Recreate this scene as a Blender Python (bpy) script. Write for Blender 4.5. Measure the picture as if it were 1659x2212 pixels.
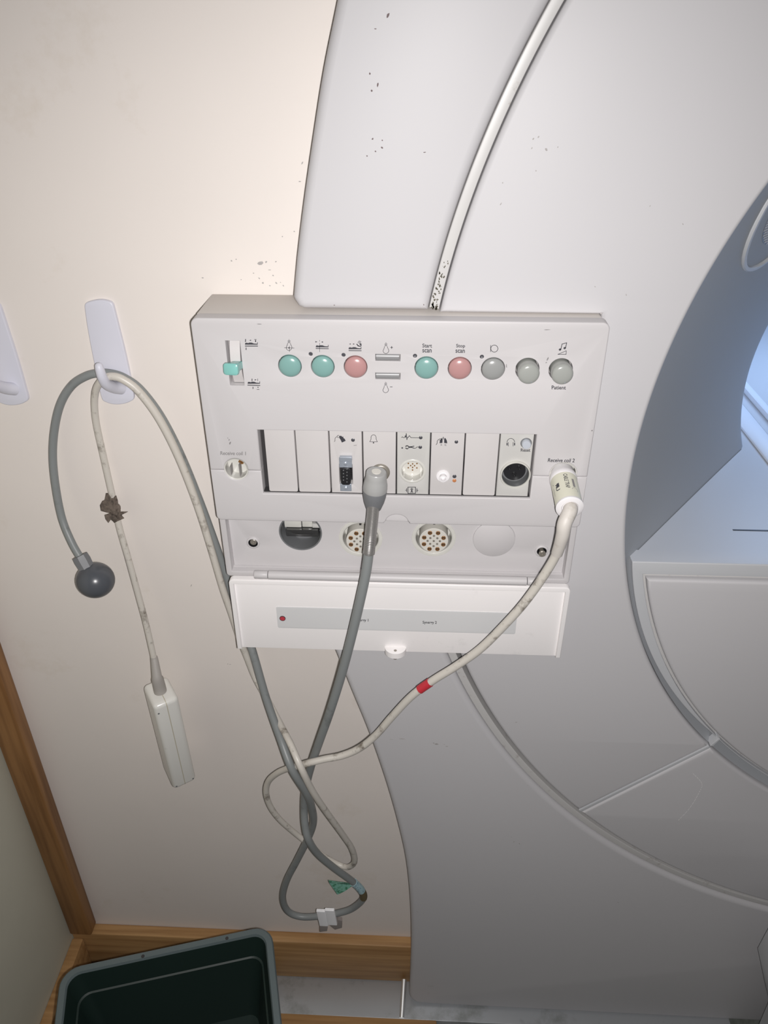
import bpy, bmesh, math, random
from mathutils import Vector, Matrix, noise
from mathutils.geometry import tessellate_polygon
R = math.radians
random.seed(4)
for o in list(bpy.data.objects): bpy.data.objects.remove(o)
C = bpy.context.scene.collection
scene = bpy.context.scene

# ---------------------------------------------------------------- camera, light, exposure
FPX = 1700.0; CX = 829.5; CY = 1106.0
PITCH, YAW, ROLL = 0.55683817, -0.04594617, -0.00326911
H = 1.32                                    # eye height above the floor
cp, sp, cy_, sy_ = math.cos(PITCH), math.sin(PITCH), math.cos(YAW), math.sin(YAW)
FWD = Vector((sy_*cp, cy_*cp, -sp)); r0 = Vector((cy_, -sy_, 0)); u0 = r0.cross(FWD)
RGT = math.cos(ROLL)*r0 + math.sin(ROLL)*u0
UPV = -math.sin(ROLL)*r0 + math.cos(ROLL)*u0
EYE = Vector((0, 0, H))
cam = bpy.data.objects.new('camera', bpy.data.cameras.new('camera')); C.objects.link(cam)
cam.data.sensor_fit = 'VERTICAL'; cam.data.sensor_height = 24; cam.data.lens = 24*FPX/2212
cam.data.clip_start = 0.02
cam.matrix_world = Matrix.Translation(EYE) @ Matrix((RGT, UPV, -FWD)).transposed().to_4x4()
scene.camera = cam

w = bpy.data.worlds.new('world'); scene.world = w; w.use_nodes = True
w.node_tree.nodes['Background'].inputs[0].default_value = (1.0, 0.965, 0.95, 1)
w.node_tree.nodes['Background'].inputs[1].default_value = 0.045
fl = bpy.data.lights.new('phone_flash', 'SPOT'); fl.energy = 24.0; fl.spot_size = R(142); fl.spot_blend = 1.0
fl.shadow_soft_size = 0.004; fl.color = (1.0, 0.975, 0.965)
flo = bpy.data.objects.new('phone_flash', fl); C.objects.link(flo)
aim = Vector((-0.02, math.cos(R(40)), -math.sin(R(40))))
flo.location = EYE + RGT*0.013 - UPV*0.006
flo.rotation_euler = aim.to_track_quat('-Z', 'Y').to_euler()
bl = bpy.data.lights.new('bore_light', 'AREA'); bl.energy = 1.9; bl.size = 0.25; bl.color = (0.44, 0.64, 1.0)
blo = bpy.data.objects.new('bore_light', bl); C.objects.link(blo)
blo.location = (0.665, 1.12, H-0.12); blo.rotation_euler = (0, 0, 0)
vs = scene.view_settings
vs.view_transform = 'Standard'; vs.look = 'None'; vs.gamma = 1; vs.use_curve_mapping = False; vs.exposure = 0.0

# planes (distance in front of the eye)
YP = 0.621      # console face
YW = 0.690      # back wall
YC = 0.6385     # scanner cover face

def P(px, py, y=None, z=None):
    """where the sight line through a photo point meets the vertical plane y, or the level plane z (relative to the eye)"""
    d = FWD*FPX + RGT*(px-CX) - UPV*(py-CY)
    t = y/d.y if y is not None else z/d.z
    return EYE + d*t
def X(px, py, y=YP):
    p = P(px, py, y); return (p.x, p.z)

# ---------------------------------------------------------------- materials
def mat(name, col, rough=0.5, metal=0.0, var=0.03, scale=14, spec=0.5, bump=0.0, coat=0.0):
    m = bpy.data.materials.new(name); m.use_nodes = True
    nt = m.node_tree; b = nt.nodes['Principled BSDF']
    b.inputs['Roughness'].default_value = rough; b.inputs['Metallic'].default_value = metal
    b.inputs['Specular IOR Level'].default_value = spec; b.inputs['Coat Weight'].default_value = coat
    tc = nt.nodes.new('ShaderNodeTexCoord'); n = nt.nodes.new('ShaderNodeTexNoise')
    n.inputs['Scale'].default_value = scale; n.inputs['Detail'].default_value = 4
    nt.links.new(tc.outputs['Object'], n.inputs['Vector'])
    mx = nt.nodes.new('ShaderNodeMix'); mx.data_type = 'RGBA'
    mx.inputs['A'].default_value = tuple(c*(1-var) for c in col)+(1,)
    mx.inputs['B'].default_value = tuple(min(1, c*(1+var)) for c in col)+(1,)
    nt.links.new(n.outputs['Fac'], mx.inputs['Factor']); nt.links.new(mx.outputs['Result'], b.inputs['Base Color'])
    if bump:
        bp = nt.nodes.new('ShaderNodeBump'); bp.inputs['Strength'].default_value = bump; bp.inputs['Distance'].default_value = 0.001
        n2 = nt.nodes.new('ShaderNodeTexNoise'); n2.inputs['Scale'].default_value = scale*12
        nt.links.new(tc.outputs['Object'], n2.inputs['Vector'])
        nt.links.new(n2.outputs['Fac'], bp.inputs['Height']); nt.links.new(bp.outputs['Normal'], b.inputs['Normal'])
    return m
def dirty(name, col, dirt, lo, hi, scale, rough=0.5, stretch=(1, 1, 1)):
    m = mat(name, col, rough, scale=8)
    nt = m.node_tree; b = nt.nodes['Principled BSDF']
    src = b.inputs['Base Color'].links[0].from_socket
    tc = nt.nodes.new('ShaderNodeTexCoord'); mp = nt.nodes.new('ShaderNodeMapping'); mp.inputs['Scale'].default_value = stretch
    n = nt.nodes.new('ShaderNodeTexNoise'); n.inputs['Scale'].default_value = scale; n.inputs['Detail'].default_value = 8; n.inputs['Roughness'].default_value = 0.7
    nt.links.new(tc.outputs['Object'], mp.inputs['Vector']); nt.links.new(mp.outputs['Vector'], n.inputs['Vector'])
    mr = nt.nodes.new('ShaderNodeMapRange'); mr.inputs['From Min'].default_value = lo; mr.inputs['From Max'].default_value = hi
    nt.links.new(n.outputs['Fac'], mr.inputs['Value'])
    mx = nt.nodes.new('ShaderNodeMix'); mx.data_type = 'RGBA'
    nt.links.new(mr.outputs['Result'], mx.inputs['Factor']); nt.links.new(src, mx.inputs['A'])
    mx.inputs['B'].default_value = dirt+(1,)
    nt.links.new(mx.outputs['Result'], b.inputs['Base Color'])
    return m
def wood(name, a, b_, axis):
    m = mat(name, a, 0.55)
    nt = m.node_tree; b = nt.nodes['Principled BSDF']
    tc = nt.nodes.new('ShaderNodeTexCoord'); mp = nt.nodes.new('ShaderNodeMapping')
    s = [60, 60, 60]; s[axis] = 3; mp.inputs['Scale'].default_value = s
    n = nt.nodes.new('ShaderNodeTexNoise'); n.inputs['Scale'].default_value = 1.6; n.inputs['Detail'].default_value = 6
    nt.links.new(tc.outputs['Object'], mp.inputs['Vector']); nt.links.new(mp.outputs['Vector'], n.inputs['Vector'])
    cr = nt.nodes.new('ShaderNodeValToRGB'); cr.color_ramp.elements[0].color = b_+(1,); cr.color_ramp.elements[1].color = a+(1,)
    cr.color_ramp.elements[0].position = 0.35; cr.color_ramp.elements[1].position = 0.62
    nt.links.new(n.outputs['Fac'], cr.inputs['Fac']); nt.links.new(cr.outputs['Color'], b.inputs['Base Color'])
    return m
M = dict(
 wall=dirty('cream_wall', (0.80, 0.742, 0.698), (0.68, 0.60, 0.51), 0.60, 0.85, 6, 0.6),
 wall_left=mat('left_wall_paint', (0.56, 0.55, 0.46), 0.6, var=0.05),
 cover=mat('scanner_cover', (0.572, 0.562, 0.575), 0.45, var=0.012, scale=5, spec=0.24),
 strip=dirty('seam_strip', (0.56, 0.55, 0.54), (0.25, 0.20, 0.16), 0.60, 0.80, 60, 0.4),
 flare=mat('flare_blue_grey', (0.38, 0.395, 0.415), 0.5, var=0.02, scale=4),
 bore=mat('bore_liner', (0.66, 0.69, 0.74), 0.4, var=0.02),
 deck=mat('bridge_white', (0.55, 0.56, 0.58), 0.4, var=0.02),
 abs=mat('console_white', (0.575, 0.555, 0.56), 0.40, var=0.012, scale=9, spec=0.3),
 absbody=mat('housing_beige', (0.66, 0.62, 0.585), 0.45, var=0.02),
 module=mat('module_face', (0.60, 0.575, 0.57), 0.42, var=0.02, scale=25),
 module2=mat('module_face_grey', (0.56, 0.55, 0.53), 0.42, var=0.02, scale=25),
 lid=dirty('lid_white', (0.90, 0.87, 0.865), (0.68, 0.66, 0.65), 0.62, 0.8, 22, 0.4),
 labelgrey=mat('label_grey', (0.68, 0.68, 0.685), 0.45, var=0.015),
 teal=mat('teal_plastic', (0.215, 0.385, 0.36), 0.22, var=0.02),
 tealL=mat('mint_plastic', (0.22, 0.50, 0.46), 0.25, var=0.02),
 pink=mat('pink_plastic', (0.46, 0.255, 0.25), 0.22, var=0.02),
 grey=mat('grey_plastic', (0.31, 0.315, 0.31), 0.22, var=0.02),
 knob=mat('knob_grey', (0.34, 0.35, 0.33), 0.2, var=0.02),
 reset=mat('reset_grey', (0.50, 0.53, 0.58), 0.3, var=0.02),
 slotgrey=mat('slot_grey', (0.27, 0.27, 0.275), 0.3, var=0.02),
 dark=mat('dark_recess', (0.035, 0.033, 0.034), 0.5, var=0.1),
 side=mat('recess_side', (0.30, 0.285, 0.28), 0.5, var=0.05),
 ink=mat('print_ink', (0.045, 0.045, 0.055), 0.5, var=0.05),
 inkfaint=mat('worn_ink', (0.25, 0.24, 0.24), 0.5, var=0.2, scale=400),
 led=mat('dark_led', (0.07, 0.07, 0.08), 0.3, var=0.1),
 amber=mat('amber_lens', (0.52, 0.21, 0.09), 0.3, var=0.2),
 red=mat('red_lens', (0.50, 0.055, 0.075), 0.3, var=0.05),
 redtape=mat('red_tape', (0.55, 0.035, 0.05), 0.4, var=0.08, scale=60),
 nickel=mat('nickel', (0.42, 0.46, 0.52), 0.3, 0.4, var=0.1, scale=80),
 nickeldk=mat('aged_nickel', (0.30, 0.275, 0.24), 0.35, 0.4, var=0.2, scale=120),
 gold=mat('gold_contact', (0.30, 0.15, 0.055), 0.35, 0.4, var=0.2, scale=200),
 darkhole=mat('socket_black', (0.02, 0.02, 0.022), 0.3, var=0.1),
 sockgrey=mat('socket_grey', (0.16, 0.165, 0.17), 0.35, var=0.1),
 clear=mat('clear_insulator', (0.62, 0.61, 0.57), 0.22, var=0.08, scale=90),
 insul=mat('white_insulator', (0.64, 0.62, 0.57), 0.35, var=0.03),
 cabgrey=dirty('grey_cable', (0.235, 0.25, 0.25), (0.13, 0.135, 0.13), 0.58, 0.78, 30, 0.42),
 cabwhite=dirty('ivory_cable', (0.62, 0.585, 0.53), (0.17, 0.14, 0.11), 0.55, 0.70, 55, 0.38),
 boot=dirty('ivory_boot', (0.60, 0.565, 0.525), (0.40, 0.36, 0.30), 0.55, 0.8, 40, 0.5),
 plug=mat('plug_grey', (0.37, 0.37, 0.365), 0.3, var=0.03, scale=60),
 plugdk=mat('plug_dark_grey', (0.175, 0.18, 0.19), 0.5, var=0.03),
 spring=mat('spring_steel', (0.34, 0.33, 0.32), 0.35, 0.6, var=0.1),
 bulb=mat('rubber_bulb', (0.085, 0.092, 0.105), 0.28, var=0.05),
 trap=mat('trap_sleeve', (0.60, 0.59, 0.49), 0.35, var=0.03),
 white=mat('bright_white_plastic', (0.80, 0.78, 0.79), 0.3, var=0.02),
 handset=dirty('handset_white', (0.75, 0.74, 0.70), (0.45, 0.44, 0.42), 0.64, 0.75, 50, 0.25),
 hook=mat('hook_white', (0.68, 0.68, 0.76), 0.35, var=0.01),
 tapewaste=dirty('old_tape', (0.17, 0.135, 0.11), (0.07, 0.055, 0.045), 0.45, 0.6, 130, 0.8),
 green=dirty('green_tag', (0.15, 0.33, 0.26), (0.03, 0.14, 0.07), 0.5, 0.6, 260, 0.4),
 bluetape=dirty('pale_blue_tape', (0.36, 0.52, 0.56), (0.03, 0.10, 0.22), 0.57, 0.62, 330, 0.3),
 clip=mat('clip_white', (0.95, 0.95, 0.97), 0.35, var=0.03),
 clipdk=mat('clip_brown_grey', (0.30, 0.265, 0.25), 0.3, var=0.1),
 velcro=dirty('velcro', (0.10, 0.085, 0.075), (0.4, 0.36, 0.32), 0.55, 0.6, 600, 0.9),
 binrim=mat('bin_rim_green', (0.105, 0.135, 0.14), 0.45, var=0.06),
 bin=mat('bin_dark_green', (0.009, 0.022, 0.018), 0.5, var=0.08),
 metal=dirty('floor_steel', (0.50, 0.52, 0.54), (0.22, 0.23, 0.21), 0.55, 0.80, 14, 0.35),
 floor=dirty('vinyl_floor', (0.20, 0.22, 0.20), (0.06, 0.065, 0.05), 0.45, 0.7, 18, 0.5),
 woodh=wood('oak_board', (0.48, 0.28, 0.12), (0.32, 0.17, 0.065), 0),
 woodv=wood('oak_trim', (0.36, 0.18, 0.065), (0.22, 0.10, 0.032), 2),
 mark=mat('scuff', (0.16, 0.12, 0.12), 0.7, var=0.3, scale=300),
 marklt=mat('faint_scuff', (0.40, 0.38, 0.37), 0.7, var=0.3, scale=300),
 scratch=mat('pale_scratch', (0.85, 0.84, 0.84), 0.5),
 dirt=mat('grime', (0.10, 0.09, 0.065), 0.8, var=0.5, scale=200),
 grille=mat('grille_metal', (0.60, 0.60, 0.62), 0.35, 0.2, var=0.1, scale=300),
 chromedk=mat('dark_mirror', (0.17, 0.17, 0.17), 0.12, 0.8, var=0.2),
)
M['metal'].node_tree.nodes['Principled BSDF'].inputs['Metallic'].default_value = 0.5
M['flare'].node_tree.nodes['Principled BSDF'].inputs['Specular IOR Level'].default_value = 0.3

# ---------------------------------------------------------------- object plumbing
def empty(name, loc, label, cat, group=None):
    o = bpy.data.objects.new(name, None); C.objects.link(o); o.location = loc; o.empty_display_size = 0.02
    o['label'] = label; o['category'] = cat
    if group: o['group'] = group
    return o
def obj(name, bm, m, parent=None, label=None, kind=None):
    """world-space bmesh -> ONE mesh object, kept under its thing"""
    bmesh.ops.recalc_face_normals(bm, faces=bm.faces)
    if parent is not None:
        root = parent
        while root.parent: root = root.parent
        off = root.location.copy()
    else:
        lo = Vector([min(v.co[i] for v in bm.verts) for i in range(3)]); hi = Vector([max(v.co[i] for v in bm.verts) for i in range(3)])
        off = Vector(((lo.x+hi.x)/2, (lo.y+hi.y)/2, lo.z))
    bmesh.ops.translate(bm, verts=bm.verts, vec=-off)
    me = bpy.data.meshes.new(name); bm.to_mesh(me); bm.free()
    for mm in (m if isinstance(m, (list, tuple)) else [m]): me.materials.append(mm)
    o = bpy.data.objects.new(name, me); C.objects.link(o)
    if parent is None: o.location = off
    else: o.parent = parent
    try: me.set_sharp_from_angle(angle=R(38))
    except Exception: pass
    if label: o['label'] = label
    if kind: o['kind'] = kind
    return o
def join(*bms):
    b = bms[0]
    for x in bms[1:]:
        me = bpy.data.meshes.new('tmp'); x.to_mesh(me); x.free(); b.from_mesh(me); bpy.data.meshes.remove(me)
    return b
def setmi(bm, i):
    for f in bm.faces: f.material_index = i
    return bm

# ---------------------------------------------------------------- shape helpers
def area(l): return 0.5*sum(l[i][0]*l[(i+1) % len(l)][1]-l[(i+1) % len(l)][0]*l[i][1] for i in range(len(l)))
def clean(l):
    out = []
    for p in l:
        if not out or math.hypot(p[0]-out[-1][0], p[1]-out[-1][1]) > 1e-5: out.append(p)
    if math.hypot(out[0][0]-out[-1][0], out[0][1]-out[-1][1]) < 1e-5: out.pop()
    return out
def inset(l, d):
    n = len(l); out = []
    for i in range(n):
        a, b, c = l[i-1], l[i], l[(i+1) % n]
        e1 = Vector((b[0]-a[0], b[1]-a[1])).normalized(); e2 = Vector((c[0]-b[0], c[1]-b[1])).normalized()
        n1 = Vector((-e1.y, e1.x)); n2 = Vector((-e2.y, e2.x)); s = n1+n2
        k = max(0.35, 1+n1.dot(n2)); out.append((b[0]+s.x*d/k, b[1]+s.y*d/k))
    return out
def plate(outer, holes=(), yf=YP, yb=YP+0.01, bev=0.001, seg=3, hbev=None):
    """solid sheet facing the viewer: (x, z) outline with round-over at yf, walls back to yb"""
    bm = bmesh.new(); loops = []
    o = clean(outer); o = o if area(o) > 0 else o[::-1]; loops.append((o, bev))
    for h in holes:
        h = clean(h); h = h if area(h) < 0 else h[::-1]; loops.append((h, bev if hbev is None else hbev))
    fr, bk = [], []
    for l, bv in loops:
        rings = []
        for k in range(seg+1):
            a = R(90)*k/seg
            li = inset(l, bv*(1-math.sin(a))) if k < seg else l
            rings.append([bm.verts.new((p[0], yf+bv*(1-math.cos(a)), p[1])) for p in li])
        rings.append([bm.verts.new((p[0], yb, p[1])) for p in l])
        n = len(l)
        for r1, r2 in zip(rings[:-1], rings[1:]):
            for i in range(n):
                f = bm.faces.new((r1[i], r1[(i+1) % n], r2[(i+1) % n], r2[i])); f.smooth = True
        fr.append(rings[0]); bk.append(rings[-1])
    for caps in (fr, bk):
        flat = [v for r in caps for v in r]
        for t in tessellate_polygon([[v.co for v in r] for r in caps]):
            try: bm.faces.new([flat[i] for i in t]).smooth = False
            except ValueError: pass
    return bm
def rrect(x0, z0, x1, z1, r=0.0, n=5):
    if not isinstance(r, (list, tuple)) and r <= 0: return [(x0, z0), (x1, z0), (x1, z1), (x0, z1)]
    if not isinstance(r, (list, tuple)): r = [r]*4
    out = []
    for (cx, cz, a0, rr) in ((x1-r[1], z0+r[1], -90, r[1]), (x1-r[2], z1-r[2], 0, r[2]), (x0+r[3], z1-r[3], 90, r[3]), (x0+r[0], z0+r[0], 180, r[0])):
        for k in range(n+1):
            a = R(a0+90*k/n); out.append((cx+rr*math.cos(a), cz+rr*math.sin(a)))
    return out
def arc(cx, cz, r, a0, a1, n=24): return [(cx+r*math.cos(R(a0+(a1-a0)*k/n)), cz+r*math.sin(R(a0+(a1-a0)*k/n))) for k in range(n+1)]
def circle(cx, cz, r, n=40): return arc(cx, cz, r, 0, 360, n)[:-1]
def box(x0, x1, y0, y1, z0, z1, bev=0.0, seg=2):
    bm = bmesh.new(); bmesh.ops.create_cube(bm, size=1)
    for v in bm.verts: v.co = Vector(((x0+x1)/2+v.co.x*(x1-x0), (y0+y1)/2+v.co.y*(y1-y0), (z0+z1)/2+v.co.z*(z1-z0)))
    if bev:
        bmesh.ops.bevel(bm, geom=bm.edges[:], offset=bev, segments=seg, profile=0.5, affect='EDGES')
    return bm
def basis(ax):
    ax = Vector(ax).normalized(); t = Vector((0, 0, 1)) if abs(ax.z) < 0.9 else Vector((1, 0, 0))
    u = t.cross(ax).normalized(); return u, ax.cross(u), ax
def lathe(c, ax, prof, n=40, a0=0, a1=360):
    """profile [(radius, height along ax)] turned round the axis through c"""
    u, v, ax = basis(ax); c = Vector(c); bm = bmesh.new(); rings = []
    for r, h in prof:
        if r < 1e-7: rings.append([bm.verts.new(c+ax*h)])
        else: rings.append([bm.verts.new(c+ax*h+(u*math.cos(R(360*k/n))+v*math.sin(R(360*k/n)))*r) for k in range(n)])
    for a, b in zip(rings[:-1], rings[1:]):
        for i in range(n):
            j = (i+1) % n
            if len(a) == 1 and len(b) == 1: continue
            if len(a) == 1: f = bm.faces.new((a[0], b[i], b[j]))
            elif len(b) == 1: f = bm.faces.new((a[i], b[0], a[j]))
            else: f = bm.faces.new((a[i], b[i], b[j], a[j]))
            f.smooth = True
    return bm
def spline(pts, sub=10):
    """Catmull-Rom through Vectors (any dimension, as tuples)"""
    out = []; n = len(pts)
    for i in range(n-1):
        p0, p1, p2, p3 = pts[max(i-1, 0)], pts[i], pts[i+1], pts[min(i+2, n-1)]
        for k in range(sub):
            t = k/sub
            out.append(tuple(0.5*((2*b)+(-a+c)*t+(2*a-5*b+4*c-d)*t*t+(-a+3*b-3*c+d)*t**3) for a, b, c, d in zip(p0, p1, p2, p3)))
    out.append(tuple(pts[-1])); return out
def tube(pts, rad, n=16, cap=True, ridge=None):
    """sweep; pts = Vectors, rad = number or list"""
    pts = [Vector(p) for p in pts]; m = len(pts); bm = bmesh.new()
    rad = rad if isinstance(rad, (list, tuple)) else [rad]*m
    t0 = (pts[1]-pts[0]).normalized(); u = basis(t0)[0]; rings = []
    for i, p in enumerate(pts):
        t = (pts[min(i+1, m-1)]-pts[max(i-1, 0)]).normalized()
        u = (u-t*u.dot(t)).normalized(); v = t.cross(u)
        rings.append([bm.verts.new(p+(u*math.cos(2*math.pi*k/n)+v*math.sin(2*math.pi*k/n))*rad[i]) for k in range(n)])
    for a, b in zip(rings[:-1], rings[1:]):
        for i in range(n):
            f = bm.faces.new((a[i], a[(i+1) % n], b[(i+1) % n], b[i])); f.smooth = True
    if cap:
        bm.faces.new(rings[0][::-1]); bm.faces.new(rings[-1])
    return bm
def path(px, sub=8):
    """[(px, py, y[, r])] in photo points with their distance -> smooth 3-D path and radii"""
    ctl = []
    for q in px:
        p = P(q[0], q[1], q[2]); ctl.append((p.x, p.y, p.z, q[3] if len(q) > 3 else 0.004))
    s = spline(ctl, sub)
    return [Vector(q[:3]) for q in s], [q[3] for q in s]
def ribbon(bm, pts, w_, y, closed=False):
    """printed line: one quad per stretch, a small disc at each bend"""
    pts = [Vector(p) for p in pts]; n = len(pts); h_ = w_/2
    for i in range(n if closed else n-1):
        a, b = pts[i], pts[(i+1) % n]
        if (b-a).length < 1e-7: continue
        e = (b-a).normalized()*h_; s = Vector((-e.y, e.x))
        bm.faces.new([bm.verts.new((q.x, y, q.y)) for q in (a-s, b-s, b+s, a+s)])
    for i in range(0 if closed else 1, n if closed else n-1):
        bm.faces.new([bm.verts.new((pts[i].x+h_*math.cos(k*math.pi/4), y, pts[i].y+h_*math.sin(k*math.pi/4))) for k in range(8)])
MPP = 0.000407
def symbol(name, parent, y, strokes=(), fills=(), dots=(), m='ink', k=(0, 0, 1), thick=0.00015):
    """flat printed mark; coordinates in photo points (k = crop offset and scale), laid on the face at distance y"""
    bm = bmesh.new(); yy = y-thick
    def c(p): return X(k[0]+p[0]/k[2], k[1]+p[1]/k[2], y)
    for s in strokes:
        pts, wd = s[0], s[1]; ribbon(bm, [c(p) for p in pts], wd*MPP*1.75, yy, len(s) > 2)
    for f in fills:
        l = clean([c(p) for p in f]); vs_ = [bm.verts.new((p[0], yy, p[1])) for p in l]
        for t in tessellate_polygon([[v.co for v in vs_]]): bm.faces.new([vs_[i] for i in t])
    for d in dots:
        q = c(d[:2]); vs_ = [bm.verts.new((p[0], yy, p[1])) for p in circle(q[0], q[1], d[2]*MPP, 16)]; bm.faces.new(vs_)
    return obj(name, bm, M[m] if isinstance(m, str) else m, parent)
def textmesh(s):
    cu = bpy.data.curves.new('t', 'FONT'); cu.body = s; cu.resolution_u = 3; cu.offset = 0.018
    o = bpy.data.objects.new('t', cu); C.objects.link(o)
    dg = bpy.context.evaluated_depsgraph_get(); dg.update()
    me = bpy.data.meshes.new_from_object(o.evaluated_get(dg)); bm = bmesh.new(); bm.from_mesh(me)
    bpy.data.objects.remove(o); bpy.data.meshes.remove(me); bpy.data.curves.remove(cu)
    x0 = min(v.co.x for v in bm.verts); x1 = max(v.co.x for v in bm.verts); y0 = min(v.co.y for v in bm.verts); y1 = max(v.co.y for v in bm.verts)
    for v in bm.verts: v.co = Vector(((v.co.x-x0)/(x1-x0), 0, (v.co.y-y0)/(y1-y0)))
    return bm
def text(s, parent, y, x0, y0, x1, y1, m='ink', lean=0.0):
    """lettering filling the photo rectangle (x0,y0)-(x1,y1) of the face at distance y"""
    bm = textmesh(s); a = X(x0, y1, y); b = X(x1, y1+ (0.016*(x1-x0)), y); c = X(x0, y0, y)
    for v in bm.verts:
        u, t = v.co.x, v.co.z
        v.co = Vector((a[0]+(b[0]-a[0])*u+(c[0]-a[0])*t+lean*t*0.001, y-0.00015, a[1]+(b[1]-a[1])*u+(c[1]-a[1])*t))
    return obj('lettering', bm, M[m], parent)
def specks(bm, pts, y, mi=1):
    """small scuffs on a face: (px, py, w px, h px)"""
    for (px, py, a, b) in pts:
        q = X(px, py, y); vs_ = []
        tl = random.uniform(-.5, .5)
        for k in range(7):
            an = 2*math.pi*k/7; rr = random.uniform(.6, 1.1)
            dx, dz = math.cos(an)*a*MPP*rr/2, math.sin(an)*b*MPP*rr/2
            vs_.append(bm.verts.new((q[0]+dx+dz*tl, y-0.0002, q[1]+dz)))
        bm.faces.new(vs_).material_index = mi
    return bm

# ---------------------------------------------------------------- the room
bm = plate([(-0.56, 0.0), (2.2, 0.0), (2.2, 2.5), (-0.56, 2.5)], [circle(0.7169, H-0.3472, 0.545, 64)], YW, YW+0.04, 0.0002, 1)
wm = [(500, 563, 5, 4), (510, 560, 4, 3), (562, 568, 14, 9), (575, 566, 6, 5), (596, 565, 4, 3), (521, 604, 4, 2), (560, 601, 4, 4), (568, 611, 5, 5), (583, 583, 8, 2), (597, 611, 4, 5),
      (590, 595, 4, 3), (548, 590, 4, 3), (612, 617, 4, 4), (606, 610, 3, 3), (583, 617, 4, 3), (438, 600, 6, 3), (648, 392, 7, 3), (653, 352, 3, 6), (636, 500, 4, 3), (610, 511, 3, 3), (413, 1265, 3, 9), (492, 1434, 3, 4), (497, 1435, 8, 2)]
def carve_wall_marks():
    b = bmesh.new(); specks(b, wm, YW); return b
obj('wall_back', join(bm, carve_wall_marks()), [M['wall'], M['marklt']], kind='structure')
XL = -0.5215
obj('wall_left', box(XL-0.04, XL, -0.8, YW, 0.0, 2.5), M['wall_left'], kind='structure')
obj('floor', box(-0.56, 2.2, -0.8, YW+0.04, -0.04, 0.0), M['floor'], kind='structure')
obj('baseboard_back', box(XL+0.0004, 0.45, 0.672, YW, 0.016, 0.116, 0.003), M['woodh'], kind='structure')
obj('baseboard_left', box(XL, XL+0.018, -0.6, 0.6716, 0.0, 0.105, 0.003), M['woodh'], kind='structure')
obj('trim_1', box(XL+0.0005, -0.4865, 0.668, YW, 0.118, 2.3, 0.003), M['woodv'], kind='structure')
obj('trim_2', box(-0.5, 0.05, 0.585, 0.616, 0.0, 0.02, 0.002), M['woodh'], kind='structure')
obj('trim_3', box(-0.5, 0.5, 0.617, YW, 0.0, 0.0155, 0.001), M['metal'], kind='structure')

e_ = P(873, 2112, z=-1.3045); e2_ = P(868, 2190, z=-1.3045)
obj('glint_bead', tube([(e_.x, 0.668, e_.z+0.016), (e2_.x, 0.619, e2_.z)], 0.004, 16), mat('glint_white', (0.95, 0.95, 0.95), 0.42, 0.9), kind='structure')  # bead added and tilted to draw the flash glint on the steel
# ---------------------------------------------------------------- the scanner
C1 = (0.7136, H-0.334); R1 = 0.7098      # ring seam
C2 = (0.7169, H-0.3472); R2 = 0.5184      # mouth of the bore
ZT = H-0.2025; ZB = H-0.4755             # the opening the console sits in
scan = empty('mri_scanner', (0.7, 0.7, 0.0), 'large grey-white ring-shaped scanner with curved covers and blue-lit bore', 'scanner')
def ang(c, r, z): return 180-math.degrees(math.asin((z-c[1])/r))
RO = R1+0.0085
left_top = [X(*p, YC) for p in ((762, -200), (745, -100), (727, 0), (697, 150), (675, 290), (655, 430), (641, 545), (634, 620), (631, 660))]
left_top = [(q[0], q[1]) for q in spline(left_top, 6)]
left_top = [q for q in left_top if q[1] > ZT+0.008]
a_top = 128
outer = [(left_top[-1][0]+0.001, ZT+0.007), (left_top[-1][0]+0.004, ZT+0.002), (left_top[-1][0]+0.009, ZT)]
outer += [(q[0], q[1]) for q in arc(C1[0], C1[1], RO, ang(C1, RO, ZT), a_top, 60)]
outer += left_top
bm = plate(outer, (), YC, YW-0.001, 0.008, 6)
cm = [(838, 33, 5, 8), (811, 62, 5, 2), (799, 159, 4, 4), (816, 183, 4, 8), (803, 196, 4, 4), (805, 300, 4, 4), (826, 303, 3, 3), (825, 319, 5, 4), (811, 327, 3, 3), (793, 337, 3, 3), (917, 329, 7, 2), (722, 659, 4, 2), (915, 658, 3, 3), (920, 683, 14, 4)]
obj('upper_side_cover', specks(bm, cm, YC), [M['cover'], M['mark']], scan)
left_low = [X(*p, YC) for p in ((672, 1290), (696, 1350), (722, 1407), (760, 1500), (797, 1590), (832, 1690), (858, 1780), (876, 1860), (885, 1940), (888, 2020), (887, 2090), (885, 2128))]
left_low = [(q[0], q[1]) for q in spline(left_low, 6)]
left_low = [q for q in left_low if q[1] < ZB]
zbot = H-1.302
bq = X(1620, 2211, YC); zslope = zbot+(bq[1]-zbot)/(bq[0]-0.03)*(1.4-0.03); zslope = max(zslope, 0.001)
aB = ang(C1, RO, ZB)
outer = [(left_low[0][0], ZB)]+left_low
e = left_low[-1]
outer += arc(e[0]+0.022, zbot+0.022, 0.022, 180, 270, 8)+[(1.4, zslope), (1.4, C1[1]-0.3)]
outer += arc(C1[0], C1[1], RO, 330, aB, 110)
bm = plate(outer, (), YC, YW-0.001, 0.007, 6)
cm = [(943, 1607, 12, 7), (937, 1605, 5, 5), (965, 1612, 10, 3), (960, 1608, 7, 2), (870, 1596, 22, 3), (846, 1597, 12, 2), (901, 1969, 6, 3), (915, 1973, 4, 2), (1335, 1949, 4, 4), (1110, 1818, 3, 8), (1122, 1822, 3, 8), (1105, 1808, 4, 3), (1140, 1696, 3, 2), (930, 2130, 30, 2), (926, 2145, 10, 2)]
bm = specks(bm, cm, YC)
obj('lower_side_cover', bm, [M['cover'], M['marklt']], scan)
RI = R1-0.0015; RI2 = RI-0.0035
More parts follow.
